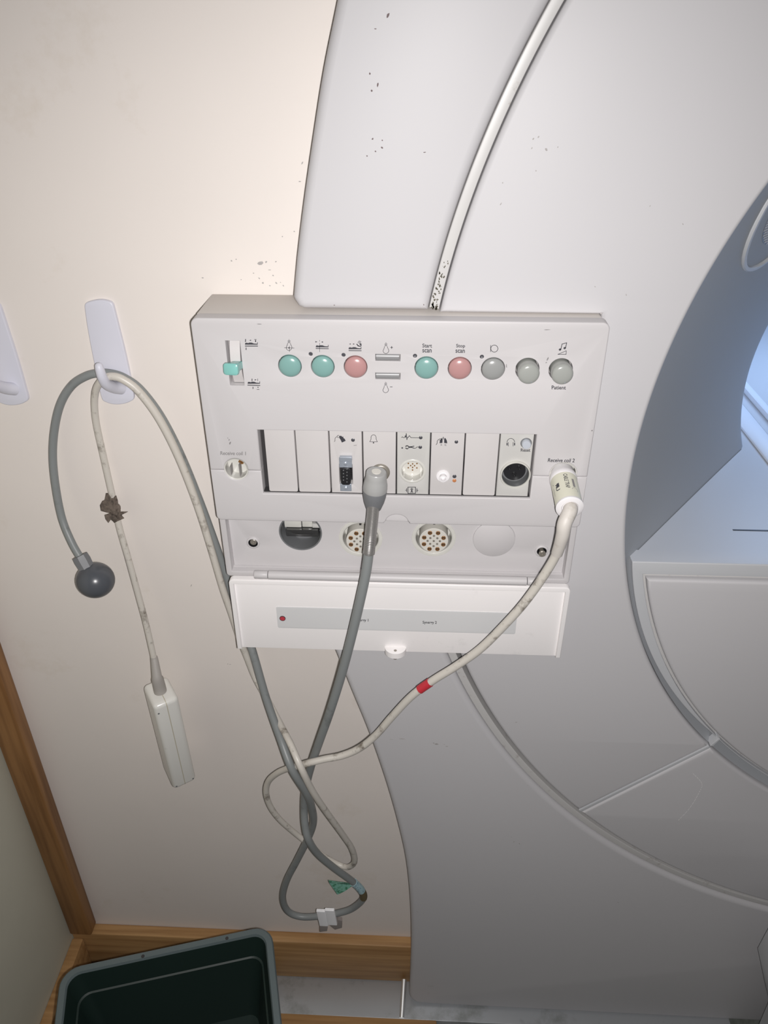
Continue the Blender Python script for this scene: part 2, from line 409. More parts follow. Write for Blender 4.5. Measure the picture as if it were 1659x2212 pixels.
# recessed strip along the seam
def annulus(c, ri, ro, a0, a1, yf, yb, bev, n=90): return plate(arc(*c, ro, a0, a1, n)+arc(*c, ri, a1, a0, n), (), yf, yb, bev)
obj('seam_strip', annulus(C1, RI+0.0012, RO-0.0006, a_top, ang(C1, R1, ZT)-0.05, YC+0.0045, YW-0.002, 0.0008), M['strip'], scan)
obj('seam_strip', annulus(C1, RI+0.0012, RO-0.0006, aB+0.3, 300, YC+0.0045, YW-0.002, 0.0008), M['strip'], scan)
RI = R1-0.0015; RI2 = RI-0.0035
YR = YC+0.0012
_q = X(1243, 1757, YR); aS = math.degrees(math.atan2(_q[1]-C1[1], _q[0]-C1[0])) % 360
_q = X(1537, 1611, YR); bS = math.degrees(math.atan2(_q[1]-C2[1], _q[0]-C2[0])) % 360
def ringpiece(o): return plate(o, (), YR, YW-0.002, 0.0045, 5)
ZTR = H-0.2041
o = arc(*C1, RI, a_top, ang(C1, RI, ZTR), 60)+[(0.1500, ZTR), (0.1500, ZB)]+arc(*C1, RI2, ang(C1, RI2, ZB), aS-0.1, 50)
nb = arc(*C2, R2, bS-0.15, a_top-6, 110)
bm = ringpiece(o+nb)
cm = [(1152, 300, 4, 4), (1163, 296, 3, 4), (1149, 320, 3, 4), (1180, 323, 6, 5), (1205, 318, 3, 3), (1158, 369, 3, 3), (1086, 395, 3, 3), (1082, 440, 3, 6), (1404, 445, 2, 4), (1475, 484, 3, 4), (1353, 637, 3, 5), (1210, 683, 4, 4), (1298, 677, 5, 4), (1285, 619, 3, 3), (1117, 1413, 22, 2), (1115, 1560, 8, 3)]
obj('inner_ring_cover', specks(bm, cm, YR), [M['cover'], M['marklt']], scan)
o = arc(*C1, RI2, aS+0.35, 305, 70)+arc(*C2, R2, 305, bS+0.35, 70)
bm = ringpiece(o)
sc = bmesh.new(); ribbon(sc, [X(*p, YR) for p in spline([(1497, 1671), (1516, 1692), (1510, 1712), (1490, 1745), (1465, 1772)], 5)], 0.0006, YR-0.0002)
for f in sc.faces: f.material_index = 1
obj('lower_ring_cover', join(bm, sc), [M['cover'], M['scratch']], scan)
# pale joint strip between the two ring covers
p1 = (C1[0]+RI2*math.cos(R(aS+.12)), C1[1]+RI2*math.sin(R(aS+.12))); p2 = (C2[0]+R2*math.cos(R(bS+.1)), C2[1]+R2*math.sin(R(bS+.1)))
bm = bmesh.new(); d = Vector((p2[0]-p1[0], p2[1]-p1[1])).normalized(); nrm = Vector((-d.y, d.x))*0.0022
bm = plate([(p1[0]-nrm.x, p1[1]-nrm.y), (p1[0]+nrm.x, p1[1]+nrm.y), (p2[0]+nrm.x, p2[1]+nrm.y), (p2[0]-nrm.x, p2[1]-nrm.y)], (), YR+0.0008, YW-0.003, 0.0006)
obj('joint_strip', bm, M['deck'], scan)
q0, q1, q2 = X(1538, 1613, YR-0.0012), X(1546, 1606, YR-0.0012), X(1554, 1600, YR-0.0012)
bm = plate([(q0[0]-.0012, q0[1]-.0006), (q0[0]+.0022, q0[1]-.0016), (q2[0]+.0014, q2[1]+.0004), (q2[0]-.0010, q2[1]+.0012)], (), YR+0.0004, YR+0.012, 0.0006)
obj('joint_strip', bm, M['deck'], scan)
# flare: cone from the mouth to the throat, its centre drifting
C3 = (0.665, H-0.363); R3 = 0.272; Y3 = 0.90
def flare_at(t):
    return (C2[0]+(C3[0]-C2[0])*t, C2[1]+(C3[1]-C2[1])*t, (R2-0.0005)+(R3-R2)*t, 0.6465+(Y3-0.6465)*t)
prof = [(0.0, 0), (0.25, 0), (0.5, 0), (0.75, 0), (0.93, 0), (0.985, 0)]
def swept(rings, n=160):
    bm = bmesh.new(); rr = []
    for (cx, cz, r, y) in rings: rr.append([bm.verts.new((cx+r*math.cos(2*math.pi*k/n), y, cz+r*math.sin(2*math.pi*k/n))) for k in range(n)])
    for a, b in zip(rr[:-1], rr[1:]):
        for i in range(n):
            f = bm.faces.new((a[i], a[(i+1) % n], b[(i+1) % n], b[i])); f.smooth = True
    return bm
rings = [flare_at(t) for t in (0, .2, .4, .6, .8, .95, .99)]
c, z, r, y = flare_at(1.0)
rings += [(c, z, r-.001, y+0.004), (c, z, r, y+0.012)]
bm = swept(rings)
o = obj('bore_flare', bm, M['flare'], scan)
md = o.modifiers.new('wall', 'SOLIDIFY'); md.thickness = 0.004; md.offset = 1; md.use_rim = False
o = obj('bore_tube', swept([(C3[0], C3[1], R3, 0.921), (C3[0], C3[1], R3, 1.4), (C3[0], C3[1], R3, 2.3)]), M['bore'], scan)
md = o.modifiers.new('wall', 'SOLIDIFY'); md.thickness = 0.004; md.offset = 1; md.use_rim = False
# level bridge the table slides on, cut to the flare
ZD = H-0.4546
def half(cx, cz, r, z): return math.sqrt(max(r*r-(z-cz)**2, 0))
bm = bmesh.new(); top = []; bot = []
ys = [0.6642, 0.70, 0.75, 0.80, 0.85, 0.895, 1.2, 2.2]
for y in ys:
    t = min(1, (y-0.6465)/(Y3-0.6465)); cx, cz, r, _ = flare_at(t)
    row = []
    for zz in (ZD, ZD-0.004):
        h = half(cx, cz, r, zz)-0.001; row.append((bm.verts.new((cx-h, y, zz)), bm.verts.new((cx+h, y, zz))))
    top.append(row[0]); bot.append(row[1])
for i in range(len(ys)-1):
    bm.faces.new((top[i][0], top[i][1], top[i+1][1], top[i+1][0])); bm.faces.new((bot[i][0], bot[i][1], bot[i+1][1], bot[i+1][0]))
bm.faces.new((top[0][0], top[0][1], bot[0][1], bot[0][0])); bm.faces.new((top[-1][0], top[-1][1], bot[-1][1], bot[-1][0]))
a = P(1583, 1145, z=-0.4546); 
sl = box(a.x, 0.9, a.y-0.0012, a.y+0.0012, ZD-0.0004, ZD+0.0003); setmi(sl, 1)
obj('bridge_deck', join(bm, sl), [M['deck'], M['dark']], scan)
for (xa, xb, h) in ((0.425, 0.452, 0.004), (0.468, 0.480, 0.009), (0.86, 0.90, 0.009)):
    obj('table_rail', box(xa, xb, 0.74, 2.2, ZD, ZD+h, 0.003), M['bore'], scan)
# frame and panel that close the mouth under the deck
def seg_shape(c, r, ztop, n=80, rc=0.008):
    h = half(c[0], c[1], r, ztop); a0 = 180-math.degrees(math.asin((ztop-c[1])/r)); a1 = 540-a0
    return arc(c[0], c[1], r, a0, a1, n)
fr_o = seg_shape((0.6300, H-0.3800), 0.4196, ZD+0.0015); PC = (0.6963, H-0.3623); fr_i = seg_shape(PC, 0.4795, ZD-0.0135)
# outer edge runs into the panel circle low down: take the wider of the two
def wider(c, r, c2, r2, zt, n=120):
    out = []
    for p_ in seg_shape(c, r, zt, n):
        a_ = math.atan2(p_[1]-c2[1], p_[0]-c2[0]); d_ = math.hypot(p_[0]-c2[0], p_[1]-c2[1])
        if d_ < r2+0.0014 and p_[1] < zt-0.03: out.append((c2[0]+(r2+0.0014)*math.cos(a_), c2[1]+(r2+0.0014)*math.sin(a_)))
        else: out.append(p_)
    return out
fr_o = wider((0.6219, H-0.3856), 0.4120, PC, 0.4795, ZD+0.0015)
fr_o = [p_ if p_[0] < 0.70 else (PC[0]+0.0+(p_[0]-PC[0])*1.0, p_[1]) for p_ in fr_o]
right = [(2*PC[0]-p_[0], p_[1]) for p_ in fr_o if p_[0] < PC[0]][::-1]
fr_o = [p_ for p_ in fr_o if p_[0] < PC[0]]+right
obj('mouth_frame', plate(fr_o, (fr_i,), 0.6440, 0.665, 0.0013, 4, 0.0008), M['deck'], scan)
obj('frame_groove', plate(seg_shape(PC, 0.4800, ZD-0.0130), (), 0.650, 0.66, 0.0005), M['strip'], scan)
obj('front_panel', plate(seg_shape(PC, 0.4765, ZD-0.0185), (), 0.6425, 0.6495, 0.004, 4), M['cover'], scan)
# loudspeaker let into the flare
def flare_hit(px, py):
    d = (P(px, py, 1.0)-EYE)
    lo = 0.3
    for i in range(4000):
        s = 0.6466+i*0.0001; p = EYE+d*(s)
        cx, cz, r, _ = flare_at((p.y-0.6465)/(Y3-0.6465))
        if math.hypot(p.x-cx, p.z-cz) > r: return p
    return p
pc = Vector((0.3268, 0.7295, H-0.1172)); nr = Vector((0.7069, -0.6289, -0.3238)).normalized()
tan = Vector((0, 0, 1)); tan = (tan-nr*tan.dot(nr)).normalized(); slope = nr.cross(tan)
def oval(a_, b_, h, n=48): return [pc+tan*(a_*math.cos(2*math.pi*k/n))+slope*(b_*math.sin(2*math.pi*k/n))+nr*h for k in range(n)]
def loft(loops, capfirst=False, caplast=True):
    bm = bmesh.new(); rr = [[bm.verts.new(p) for p in l] for l in loops]; n = len(rr[0])
    for a, b in zip(rr[:-1], rr[1:]):
        for i in range(n):
            f = bm.faces.new((a[i], a[(i+1) % n], b[(i+1) % n], b[i])); f.smooth = True
    if caplast: bm.faces.new(rr[-1])
    if capfirst: bm.faces.new(rr[0][::-1])
    return bm
AO, BO = 0.0815, 0.0815
obj('speaker_bezel', loft([oval(AO, BO, -0.014), oval(AO, BO, 0.001), oval(AO-.0012, BO-.0012, 0.0024), oval(AO-.004, BO-.004, 0.0026), oval(AO-.0052, BO-.0052, 0.0010), oval(AO-.0052, BO-.0052, -.006)], False, False), M['deck'], scan)
obj('speaker_plate', loft([oval(AO-.0052, BO-.0052, -.008), oval(AO-.0052, BO-.0052, 0.0)]), M['flare'], scan)
bm = bmesh.new(); ga = gb = 0.0545
st = 0.0034
i = -30
for i in range(-24, 25):
    for j in range(-14, 15):
        u = i*st*0.87; v = (j+(i % 2)*0.5)*st
        if (u/ga)**2+(v/gb)**2 < 1:
            q = pc+tan*u+slope*v+nr*0.0004
            vv = [bm.verts.new(q+tan*(0.0013*math.cos(R(60*k)))+slope*(0.0013*math.sin(R(60*k)))) for k in range(6)]; top_ = bm.verts.new(q+nr*0.0008)
            for k in range(6): bm.faces.new((vv[k], vv[(k+1) % 6], top_)).smooth = True
bb = loft([oval(ga+.001, gb+.001, -0.0002), oval(ga+.001, gb+.001, 0.0003)]); setmi(bb, 1)
obj('speaker_grille', join(bm, bb), [M['grille'], M['sockgrey']], scan)
# grime where the seam meets the console and the cover meets the wall
bm = bmesh.new()
for k in range(60):
    t = random.random()**1.6; a = ang(C1, R1, ZT)-t*3.6; rr = RO-random.uniform(0.0015, 0.007)
    q = (C1[0]+rr*math.cos(R(a)), C1[1]+rr*math.sin(R(a))); s = random.uniform(.0003, .0011)*(1-t*.5)
    bm.faces.new([bm.verts.new((q[0]+s*math.cos(j*1.05)*random.uniform(.5, 1.2), YC+0.0026, q[1]+s*1.6*math.sin(j*1.05)*random.uniform(.5, 1.2))) for j in range(6)])
o = obj('grime', bm, M['dirt'], scan); o['kind'] = 'stuff'

# ---------------------------------------------------------------- the table foot at the right edge
pd = empty('patient_table', (0.62, 0.56, 0.0), 'pale angled foot of the patient table at the right edge by the scanner base', 'table')
q = [X(*p, 0.60) for p in ((1668, 1990), (1637, 2048), (1652, 2120), (1662, 2160), (1640, 2212), (1640, 2225))]
q = q[::-1]
x0 = 0.62
bm = plate([(q[0][0], 0.0)]+[(p[0], p[1]) for p in q if p[1] > 0.005]+[(0.72, q[-1][1]+0.05), (0.72, 0.0)], (), 0.52, 0.60, 0.006, 4)
obj('foot_cover', bm, M['deck'], pd)
obj('column', box(0.56, 0.72, 0.535, 0.592, q[-1][1]+0.02, 0.74, 0.006), M['deck'], pd)

# ---------------------------------------------------------------- the console
con = empty('scanner_control_console', (-0.016, 0.65, H-0.56), 'white control console with coloured buttons, socket row and opened bottom lid', 'control panel')
xL, xR = -0.1868, 0.1535; zT, zB = H-0.2045, H-0.3998; zS = H-0.3457; g = 0.00022
xl, xr, zt, zb = -0.1401, 0.1046, H-0.3048, H-0.3698
h1 = (-0.1630, zS+0.001, 0.0108); h2 = (0.1318, zS+0.0022, 0.0120)
up = [(xL, zS+g)]+arc(h1[0], h1[1], h1[2], 182, -2, 20)+[(xl, zS+g), (xl, zt), (xr, zt), (xr, zS+g)]+arc(h2[0], h2[1], h2[2], 190, -10, 20)+[(xR, zS+g)]
up += arc(xR-0.006, zT-0.006, 0.006, 0, 90, 6)+arc(xL+0.006, zT-0.006, 0.006, 90, 180, 6)
BZ = H-0.2447
bx = {k: X(*p)[0] for k, p in dict(b1=(626, 790), b2=(697, 791), b3=(768, 792), s=(921, 795), t=(993, 796), m=(1065, 797), k1=(1139, 800), k2=(1211, 800)).items()}
RB = 0.0099
holes = [circle(x, BZ, RB, 36) for x in bx.values()]
def prect(x0, y0, x1, y1, y=YP): a = X(x0, y1, y); b = X(x1, y0, y); return (a[0], a[1], b[0], b[1])
kr1 = prect(811, 765.5, 865, 780); kr2 = prect(811, 806, 865, 819.5)
holes += [rrect(*kr1), rrect(*kr2)]
lv = [X(489, 736), X(523, 737), X(528, 833), X(498, 833)]
lx0, lx1, lz0, lz1 = X(497, 833)[0], X(528, 833)[0], X(510, 833)[1], X(505, 736)[1]
holes.append([(lx0, lz0), (lx1, lz0), (lx1, lz1), (lx0, lz1)])
leds = [(671, 765), (742, 767), (896.5, 769), (1041, 771)]
holes += [circle(*X(*l), 0.0017, 14) for l in leds]
bm = plate(up, holes, YP, YP+0.0125, 0.0012, 3, 0.0004)
face = bmesh.new()
cm = [(560, 700, 12, 2), (1182, 712, 14, 2), (1094, 790, 2, 9), (1183, 775, 3, 8), (1180, 783, 3, 3), (1279, 930, 4, 4), (497, 957, 4, 9), (495, 950, 2, 5), (492, 946, 2, 3)]
obj('faceplate', specks(bm, cm, YP), [M['abs'], M['inkfaint']], con)
nx, nz = X(857, 1138)
lo = [(xL+0.0045, zB)]+[(nx-0.0125, zB)]+[(nx+0.0105*math.cos(R(a)), zB+0.0015+0.0085*math.sin(R(a))) for a in range(170, 5, -11)]+[(nx+0.0125, zB)]
lo += arc(xR-0.0045, zB+0.0045, 0.0045, -90, 0, 5)+[(xR, zS-g)]+arc(h2[0], h2[1], h2[2], -12, -168, 20)+[(xr, zS-g), (xr, zb), (xl, zb), (xl, zS-g)]+arc(h1[0], h1[1], h1[2], -7, -173, 20)+[(xL, zS-g)]
lo += arc(xL+0.0045, zB+0.0045, 0.0045, 180, 270, 5)[:-1]
obj('lower_faceplate', plate(lo, (), YP, YP+0.0125, 0.0012, 3), M['abs'], con)
bm = plate([(nx+0.0105*math.cos(R(a)), zB+0.0015+0.0085*math.sin(R(a))) for a in range(-8, 188, 12)], (), YP+0.0035, YP+0.008, 0.0006)
obj('thumb_recess', bm, M['abs'], con)
YB = YP+0.0126
obj('housing', box(-0.1845, 0.1492, YB, YW-0.0005, zB+0.0005, zT-0.0003, 0.0012), M['absbody'], con)
obj('hole_shade', box(-0.176, 0.146, YB-0.0012, YB-0.0001, BZ-0.03, BZ+0.03), M['side'], con, label='dark sheet painting the shade in the button holes')  # dark colour stands in for shade around the buttons
obj('bay_shade', box(xl-0.0005, xr+0.0005, YB-0.0010, YB-0.0001, zb-0.0005, zt+0.0005), M['dark'], con, label='dark sheet painting the shade behind the module row')  # shade in the gaps between modules, put in as a dark sheet
obj('ledge_shade', box(xl-0.0003, xr+0.0003, YP+0.0034, YB-0.0012, zb-0.0004, zb+0.0010), M['dark'], con, label='dark bar painting the shade under the module row')  # solid dark bar in place of the shade on the window ledge
# buttons
def dome(x, z, r, yb_, proud, m, name, lab=None):
    pr = [(r, 0.0), (r, yb_-YP-0.0002)]
    pr = [(r, -(yb_-YP)), (r, 0.0)]+[(r*math.cos(R(a)), proud*math.sin(R(a))) for a in (10, 22, 35, 48, 60, 72, 82)]+[(0, proud)]
    return obj(name, lathe((x, YP, z), (0, -1, 0), pr, 48), M[m], con, label=lab)
for k, m, lab in (('b1', 'teal', 'teal push button'), ('b2', 'teal', 'teal push button'), ('b3', 'pink', 'pink push button'), ('s', 'teal', 'teal push button'), ('t', 'pink', 'pink push button'), ('m', 'grey', 'grey push button')):
    dome(bx[k]+(0.0001), BZ-0.0002, RB-0.0006, YB-0.001, 0.0032, m, 'push_button', lab)
for k in ('k1', 'k2'):
    kb = obj('knob', lathe((bx[k]+0.0002, YP, BZ-0.0003), (0, -1, 0), [(0.0086, -0.011), (0.0088, 0.0088), (0.0086, 0.0098), (0.0076, 0.0108), (0.006, 0.0114), (0.003, 0.0119), (0, 0.0120)], 48), M['knob'], con, label='grey rotary knob')
    obj('pointer_dimple', lathe((bx[k]+0.0026, YP-0.0105, BZ-0.0066), (0, -1, 0.0), [(0.0006, -0.001), (0.0006, 0.0006), (0, 0.0007)], 12), M['nickel'], kb)
for (a, b) in zip(leds, (0, 0, 1, 1)):
    q = X(*a); obj('indicator_light', lathe((q[0], YP+0.0012, q[1]), (0, -1, 0), [(0.0018, -0.006), (0.0018, 0), (0.0008, 0.0002 if not b else -0.0006), (0, 0.0003 if not b else -0.0008)], 16), M['led'], con)
for kr in (kr1, kr2):
    x0, z0, x1, z1 = kr; cz = (z0+z1)/2; rr = (z1-z0)/2
    bm = bmesh.new(); prof = [(cz+rr*0.98*math.cos(R(a)), YP+0.0022-rr*0.7*math.sin(R(a))) for a in range(0, 181, 15)]
    A = [bm.verts.new((x0+0.0004, y, z)) for z, y in prof]; B = [bm.verts.new((x1-0.0012, y, z)) for z, y in prof]
    for i in range(len(prof)-1): bm.faces.new((A[i], A[i+1], B[i+1], B[i])).smooth = True
    bm.faces.new(A); bm.faces.new(B)
    obj('brightness_key', bm, M['slotgrey'], con, label='grey rocker bar')
# joystick lever in its curved slot
bm = bmesh.new(); xc = (lx0+lx1)/2; zc = (lz0+lz1)/2; hh = (lz1-lz0)/2; rr = 0.030
pr = []
for k in range(13):
    a = R(-38+76*k/12); pr.append((zc+rr*math.sin(a)*(hh-0.0008)/(rr*math.sin(R(38))), YP+0.0005+(1-math.cos(a))*rr*0.9))
A = [bm.verts.new((lx0+0.0025, y, z)) for z, y in pr]; B = [bm.verts.new((lx1-0.0012, y, z)) for z, y in pr]; A2 = [bm.verts.new((lx0+0.0025, YB-0.0013, z)) for z, y in pr]; B2 = [bm.verts.new((lx1-0.0012, YB-0.0013, z)) for z, y in pr]
for i in range(12):
    bm.faces.new((A[i], A[i+1], B[i+1], B[i])).smooth = True; bm.faces.new((A[i], A[i+1], A2[i+1], A2[i])); bm.faces.new((B[i], B[i+1], B2[i+1], B2[i]))
lw = obj('lever_wheel', bm, M['module'], con)
c0 = P(514, 788, YP+0.001); c1 = P(498, 798, YP-0.016)
dv = (c1-c0).normalized(); u = Vector((1, 0, 0)); u = (u-dv*u.dot(dv)).normalized(); v = dv.cross(u)
def rsq(c, a, b, r_): return [c+u*p[0]+v*p[1] for p in rrect(-a, -b, a, b, r_, 4)]
bm = loft([rsq(c0, .0042, .0034, .0014), rsq(c0+(c1-c0)*.45, .0046, .0038, .0016), rsq(c0+(c1-c0)*.85, .0064, .0050, .0022), rsq(c1, .0062, .0048, .0024), rsq(c1+dv*.0007, .0052, .0038, .002)])
obj('lever', bm, M['tealL'], lw, label='mint green lever')
# module row
mx = [(567, 930), (635, 931), (709, 932.5), (782, 934), (856.5, 935.5), (931, 937), (1006, 938), (1081.5, 939), (1153, 940)]
mxx = [X(*p)[0] for p in mx]; mods = []
mcol = ['module', 'module', 'module', 'module', 'module2', 'module', 'module', 'module2']
YM = YP+0.0026
mh = {2: [], 4: [], 7: []}
c5 = X(891, 1018, YM); c8 = X(1113, 1024, YM)
for i in range(8):
    hs = []
    if i == 4: hs = [circle(c5[0], c5[1], 0.0102, 36)]
    if i == 7: hs = [circle(c8[0], c8[1], 0.0122, 36)]
    if i == 2: hs = [rrect(*prect(734, 1003, 761, 1046, YM), 0.0004)]
    x0 = mxx[i]+0.0006; x1 = mxx[i+1]-0.0006
    if i == 7: x1 = X(1156, 940)[0]-0.0004
    r_ = 0.0016 if i in (0, 1, 6) else 0.0004
    mods.append(obj('module_panel', plate(rrect(x0, zb+0.0012, x1, zt-0.0003, [r_, r_, 0.0004, 0.0004]), hs, YM, YB-0.0012, 0.0005), M[mcol[i]], con))
# module 3: sub-D connector
m3 = mods[2]
a = prect(737, 1010, 757, 1046, YM-0.002)
x0, z0, x1, z1 = a
bm = plate(rrect(x0, z0, x1, z1, 0.0025), (), YM-0.0035, YM+0.009, 0.0006)
obj('connector_block', bm, M['darkhole'], m3)
bm = bmesh.new()
for i, (n_, px) in enumerate(((4, 742), (5, 749.5))):
    for j in range(n_):
        q = X(px, 1013+ j*7.0+(3 if n_ == 4 else 0), YM-0.0036); bm = join(bm, lathe((q[0], YM-0.0035, q[1]), (0, -1, 0), [(0.0006, 0), (0.0006, 0.0003), (0, 0.0004)], 8))
obj('contact_pins', bm, M['sockgrey'], m3)
bm = plate(rrect(*prect(733, 989, 760, 1010, YM-.0016), 0.0004), (), YM-0.0016, YM+0.0006, 0.0003)
bm = join(bm, plate(rrect(*prect(735, 1046, 759, 1061, YM-.0016), 0.0004), (), YM-0.0016, YM+0.0006, 0.0003))
fl_ = prect(734, 988, 760, 996, YM-.004); bm = join(bm, plate(rrect(*fl_, 0.0003), (), YM-0.0045, YM-0.0006, 0.0003))
obj('metal_shell', bm, M['nickel'], m3)
for q in ((746, 1001), (747, 1054.5)):
    p = X(*q, YM-.002); obj('screw', lathe((p[0], YM-0.0016, p[1]), (0, -1, 0), [(0.0019, 0), (0.0019, 0.0008), (0.0012, 0.0014), (0, 0.0015)], 16), M['nickel'], m3)
K4 = (680, 920, 6.9125)
def led_on(mod, px, py, r=0.0017, m='led', y=YM):
    p = X(px, py, y); obj('indicator_light', lathe((p[0], y, p[1]), (0, -1, 0), [(r, -0.001), (r, 0.0002), (r*.6, 0.0006), (0, 0.0007)], 16), M[m], mod)
led_on(m3, 762.5, 950.5)
symbol('sensor_icon', m3, YM, strokes=[(spline([(292, 235), (303, 215), (302, 190), (315, 170), (335, 160)], 4), .5), (arc(350, 157, 17, 0, 360, 14)[:-1], .5, 1)],
       fills=[[(365, 160), (380, 145), (400, 150), (412, 165), (425, 155), (428, 180), (445, 190), (462, 222), (405, 248), (385, 205), (372, 190)]], dots=[], k=K4)
symbol('scratch', m3, YM, strokes=[([(580, 292), (625, 287)], .7)], m='inkfaint', k=K4)
# module 4: bell and the call socket
m4 = mods[3]
symbol('bell_icon', m4, YM, strokes=[(spline([(822, 235), (838, 200), (840, 165), (855, 140), (877, 132), (900, 140), (915, 165), (918, 200), (934, 235)], 4), .55), ([(820, 237), (936, 237)], .55), ([(877, 237), (877, 255)], .6)], dots=[(877, 252, 1.5)], k=K4)
p = X(822, 1020, YM)
obj('threaded_socket', join(lathe((p[0], YM, p[1]), (0, -1, 0), [(0.0086, -0.004), (0.0086, 0.0004), (0.0078, 0.0006), (0.0078, 0.0012), (0.0082, 0.0016), (0.0078, 0.002), (0.0082, 0.0024), (0.0078, 0.0028), (0.0066, 0.0032), (0.0060, 0.003), (0.0060, 0.0), (0, 0)], 40)), M['nickeldk'], m4)
# module 5: ECG
m5 = mods[4]; K5 = (850, 920, 5.184)
symbol('heart_trace_icon', m5, YM, strokes=[([(88, 130), (100, 122), (110, 130), (125, 130), (132, 108), (138, 130), (143, 84), (150, 155), (157, 125), (165, 128), (178, 108), (195, 130), (290, 132)], .7)], k=K5)
symbol('electrode_clip_icon', m5, YM, strokes=[(arc(152, 238, 17, 40, 160, 8), 1.1), (arc(152, 238, 17, 200, 330, 8), 1.1), ([(165, 232), (200, 233), (232, 225)], 1.1), ([(165, 243), (200, 238), (232, 250)], 1.1), (spline([(232, 251), (250, 248), (262, 236), (285, 236)], 4), .6)], dots=[(98, 246, 1.9)], k=K5)
led_on(m5, 850+305/5.184, 920+131/5.184, 0.0016); led_on(m5, 850+300/5.184, 920+238/5.184, 0.0016)
sk = obj('round_socket', lathe((c5[0], YM, c5[1]), (0, -1, 0), [(0.0122, 0), (0.0122, 0.0003), (0.0118, 0.0006), (0.0102, 0.0006), (0.0098, 0.0003), (0.0096, -0.0087), (0, -0.0087)], 44), M['clear'], m5, label='translucent round socket')
bm = lathe((c5[0], YM+0.0086, c5[1]+0.0016), (0, -1, 0), [(0.0078, 0), (0.0078, 0.0008), (0, 0.0008)], 32)
obj('pin_insert', bm, M['insul'], sk)
bm = bmesh.new(); 
for a, r_ in [(k*60+30, 0.0045) for k in range(6)]+[(k*90, 0.0018) for k in range(4)]:
    bm = join(bm, lathe((c5[0]+r_*math.cos(R(a)), YM+0.0078, c5[1]+0.0016+r_*math.sin(R(a))), (0, -1, 0), [(0.0007, 0), (0.0007, 0.0003), (0, 0.0003)], 10))
obj('pin_holes', bm, M['gold'], sk)
bm = bmesh.new()
for a in (-35, -90, -145):
    x_, z_ = c5[0]+0.0094*math.cos(R(a)), c5[1]+0.0094*math.sin(R(a)); bm = join(bm, box(x_-0.0005, x_+0.0005, YM+0.001, YM+0.009, z_-0.0005, z_+0.0005))
obj('keying_rib', bm, M['clear'], sk)
symbol('protection_icon', m5, YM, strokes=[([(162, 685), (246, 685), (246, 754), (162, 754)], .9, 1), ([(205, 712), (205, 730)], 1.6), ([(188, 708), (222, 708)], .9), ([(205, 728), (194, 746)], 1), ([(205, 728), (216, 746)], 1), ([(148, 698), (148, 740)], .8), ([(132, 719), (148, 719)], .8), ([(262, 700), (262, 742)], .8), ([(262, 721), (278, 721)], .8)], dots=[(205, 698, 1.2)], k=K5)
# module 6: respiration
m6 = mods[5]
symbol('lungs_icon', m6, YM, strokes=[(spline([(475, 212), (488, 195), (490, 172), (500, 155), (514, 152)], 4), .6), (arc(522, 152, 10, 0, 360, 12)[:-1], .5, 1), ([(558, 122), (558, 150)], .9), ([(526, 206), (542, 203)], .5), ([(526, 218), (545, 215)], .5), ([(572, 203), (590, 208)], .5), ([(570, 215), (592, 221)], .5)],
       fills=[[(515, 193), (520, 165), (535, 140), (545, 132), (550, 150), (548, 190)], [(567, 150), (573, 132), (585, 140), (598, 165), (602, 195), (567, 190)]], k=K5)
led_on(m6, 985.8, 954.5, 0.0016); led_on(m6, 981.7, 1029, 0.0018); led_on(m6, 981.5, 1038, 0.0018, 'amber')
p = X(957, 1028, YM)
nz_ = obj('air_nozzle', lathe((p[0], YM, p[1]), (0, -1, 0), [(0.0062, -0.0004), (0.0062, 0.0006), (0.0058, 0.001), (0.0032, 0.001), (0.0034, 0.0052), (0.0036, 0.0056), (0.0030, 0.0058), (0.0023, 0.0058), (0.0021, 0.0015), (0, 0.0015)], 36), M['white'], m6)
# module 8: headphones
m8 = mods[7]
symbol('headphones_icon', m8, YM, strokes=[(arc(1314, 182, 42, 180, 360, 16), .6), ([(1286, 182), (1286, 228)], .6), ([(1340, 182), (1340, 228)], .6)], fills=[[(1266, 188), (1278, 188), (1278, 218), (1266, 218)], [(1350, 188), (1362, 188), (1362, 218), (1350, 218)]], k=K5)
p = X(1136.5, 957, YM)
obj('reset_well', lathe((p[0], YM, p[1]), (0, -1, 0), [(0.0050, -0.0005), (0.0050, 0.0002), (0.0046, 0.0002), (0.0046, 0.00015), (0, 0.00015)], 28), M['sockgrey'], m8)
obj('reset_button', lathe((p[0], YM, p[1]), (0, -1, 0), [(0.0040, 0.0), (0.0040, 0.0040), (0.0036, 0.0046), (0, 0.0048)], 28), M['reset'], m8)
text('Reset', m8, YM, 1125, 968.5, 1145.5, 975.5)
sk = obj('headphone_socket', lathe((c8[0], YM, c8[1]), (0, -1, 0), [(0.0137, -0.0005), (0.0137, 0.0022), (0.0133, 0.0030), (0.0126, 0.0030), (0.0120, 0.0022), (0.0119, -0.0087), (0, -0.0087)], 48), [M['clear']], m8)
bm = lathe((c8[0], YM, c8[1]), (0, -1, 0), [(0.01185, 0.0018), (0.01175, -0.0084), (0, -0.0084)], 40)
obj('dark_lining', bm, M['sockgrey'], sk, label='dark inner wall of the socket')
bm = lathe((c8[0], YM+0.0084, c8[1]), (0, -1, 0), [(0.010, 0), (0.010, 0.002), (0, 0.002)], 32)
for (dx, dz) in ((-0.005, 0.003), (0.004, 0.003), (0, -0.004)): bm = join(bm, lathe((c8[0]+dx, YM+0.0064, c8[1]+dz), (0, -1, 0), [(0.0022, 0), (0.0022, 0.0012), (0.0014, 0.0012), (0.0014, 0.0), (0, 0)], 20))
obj('pin_insert', bm, M['darkhole'], sk)
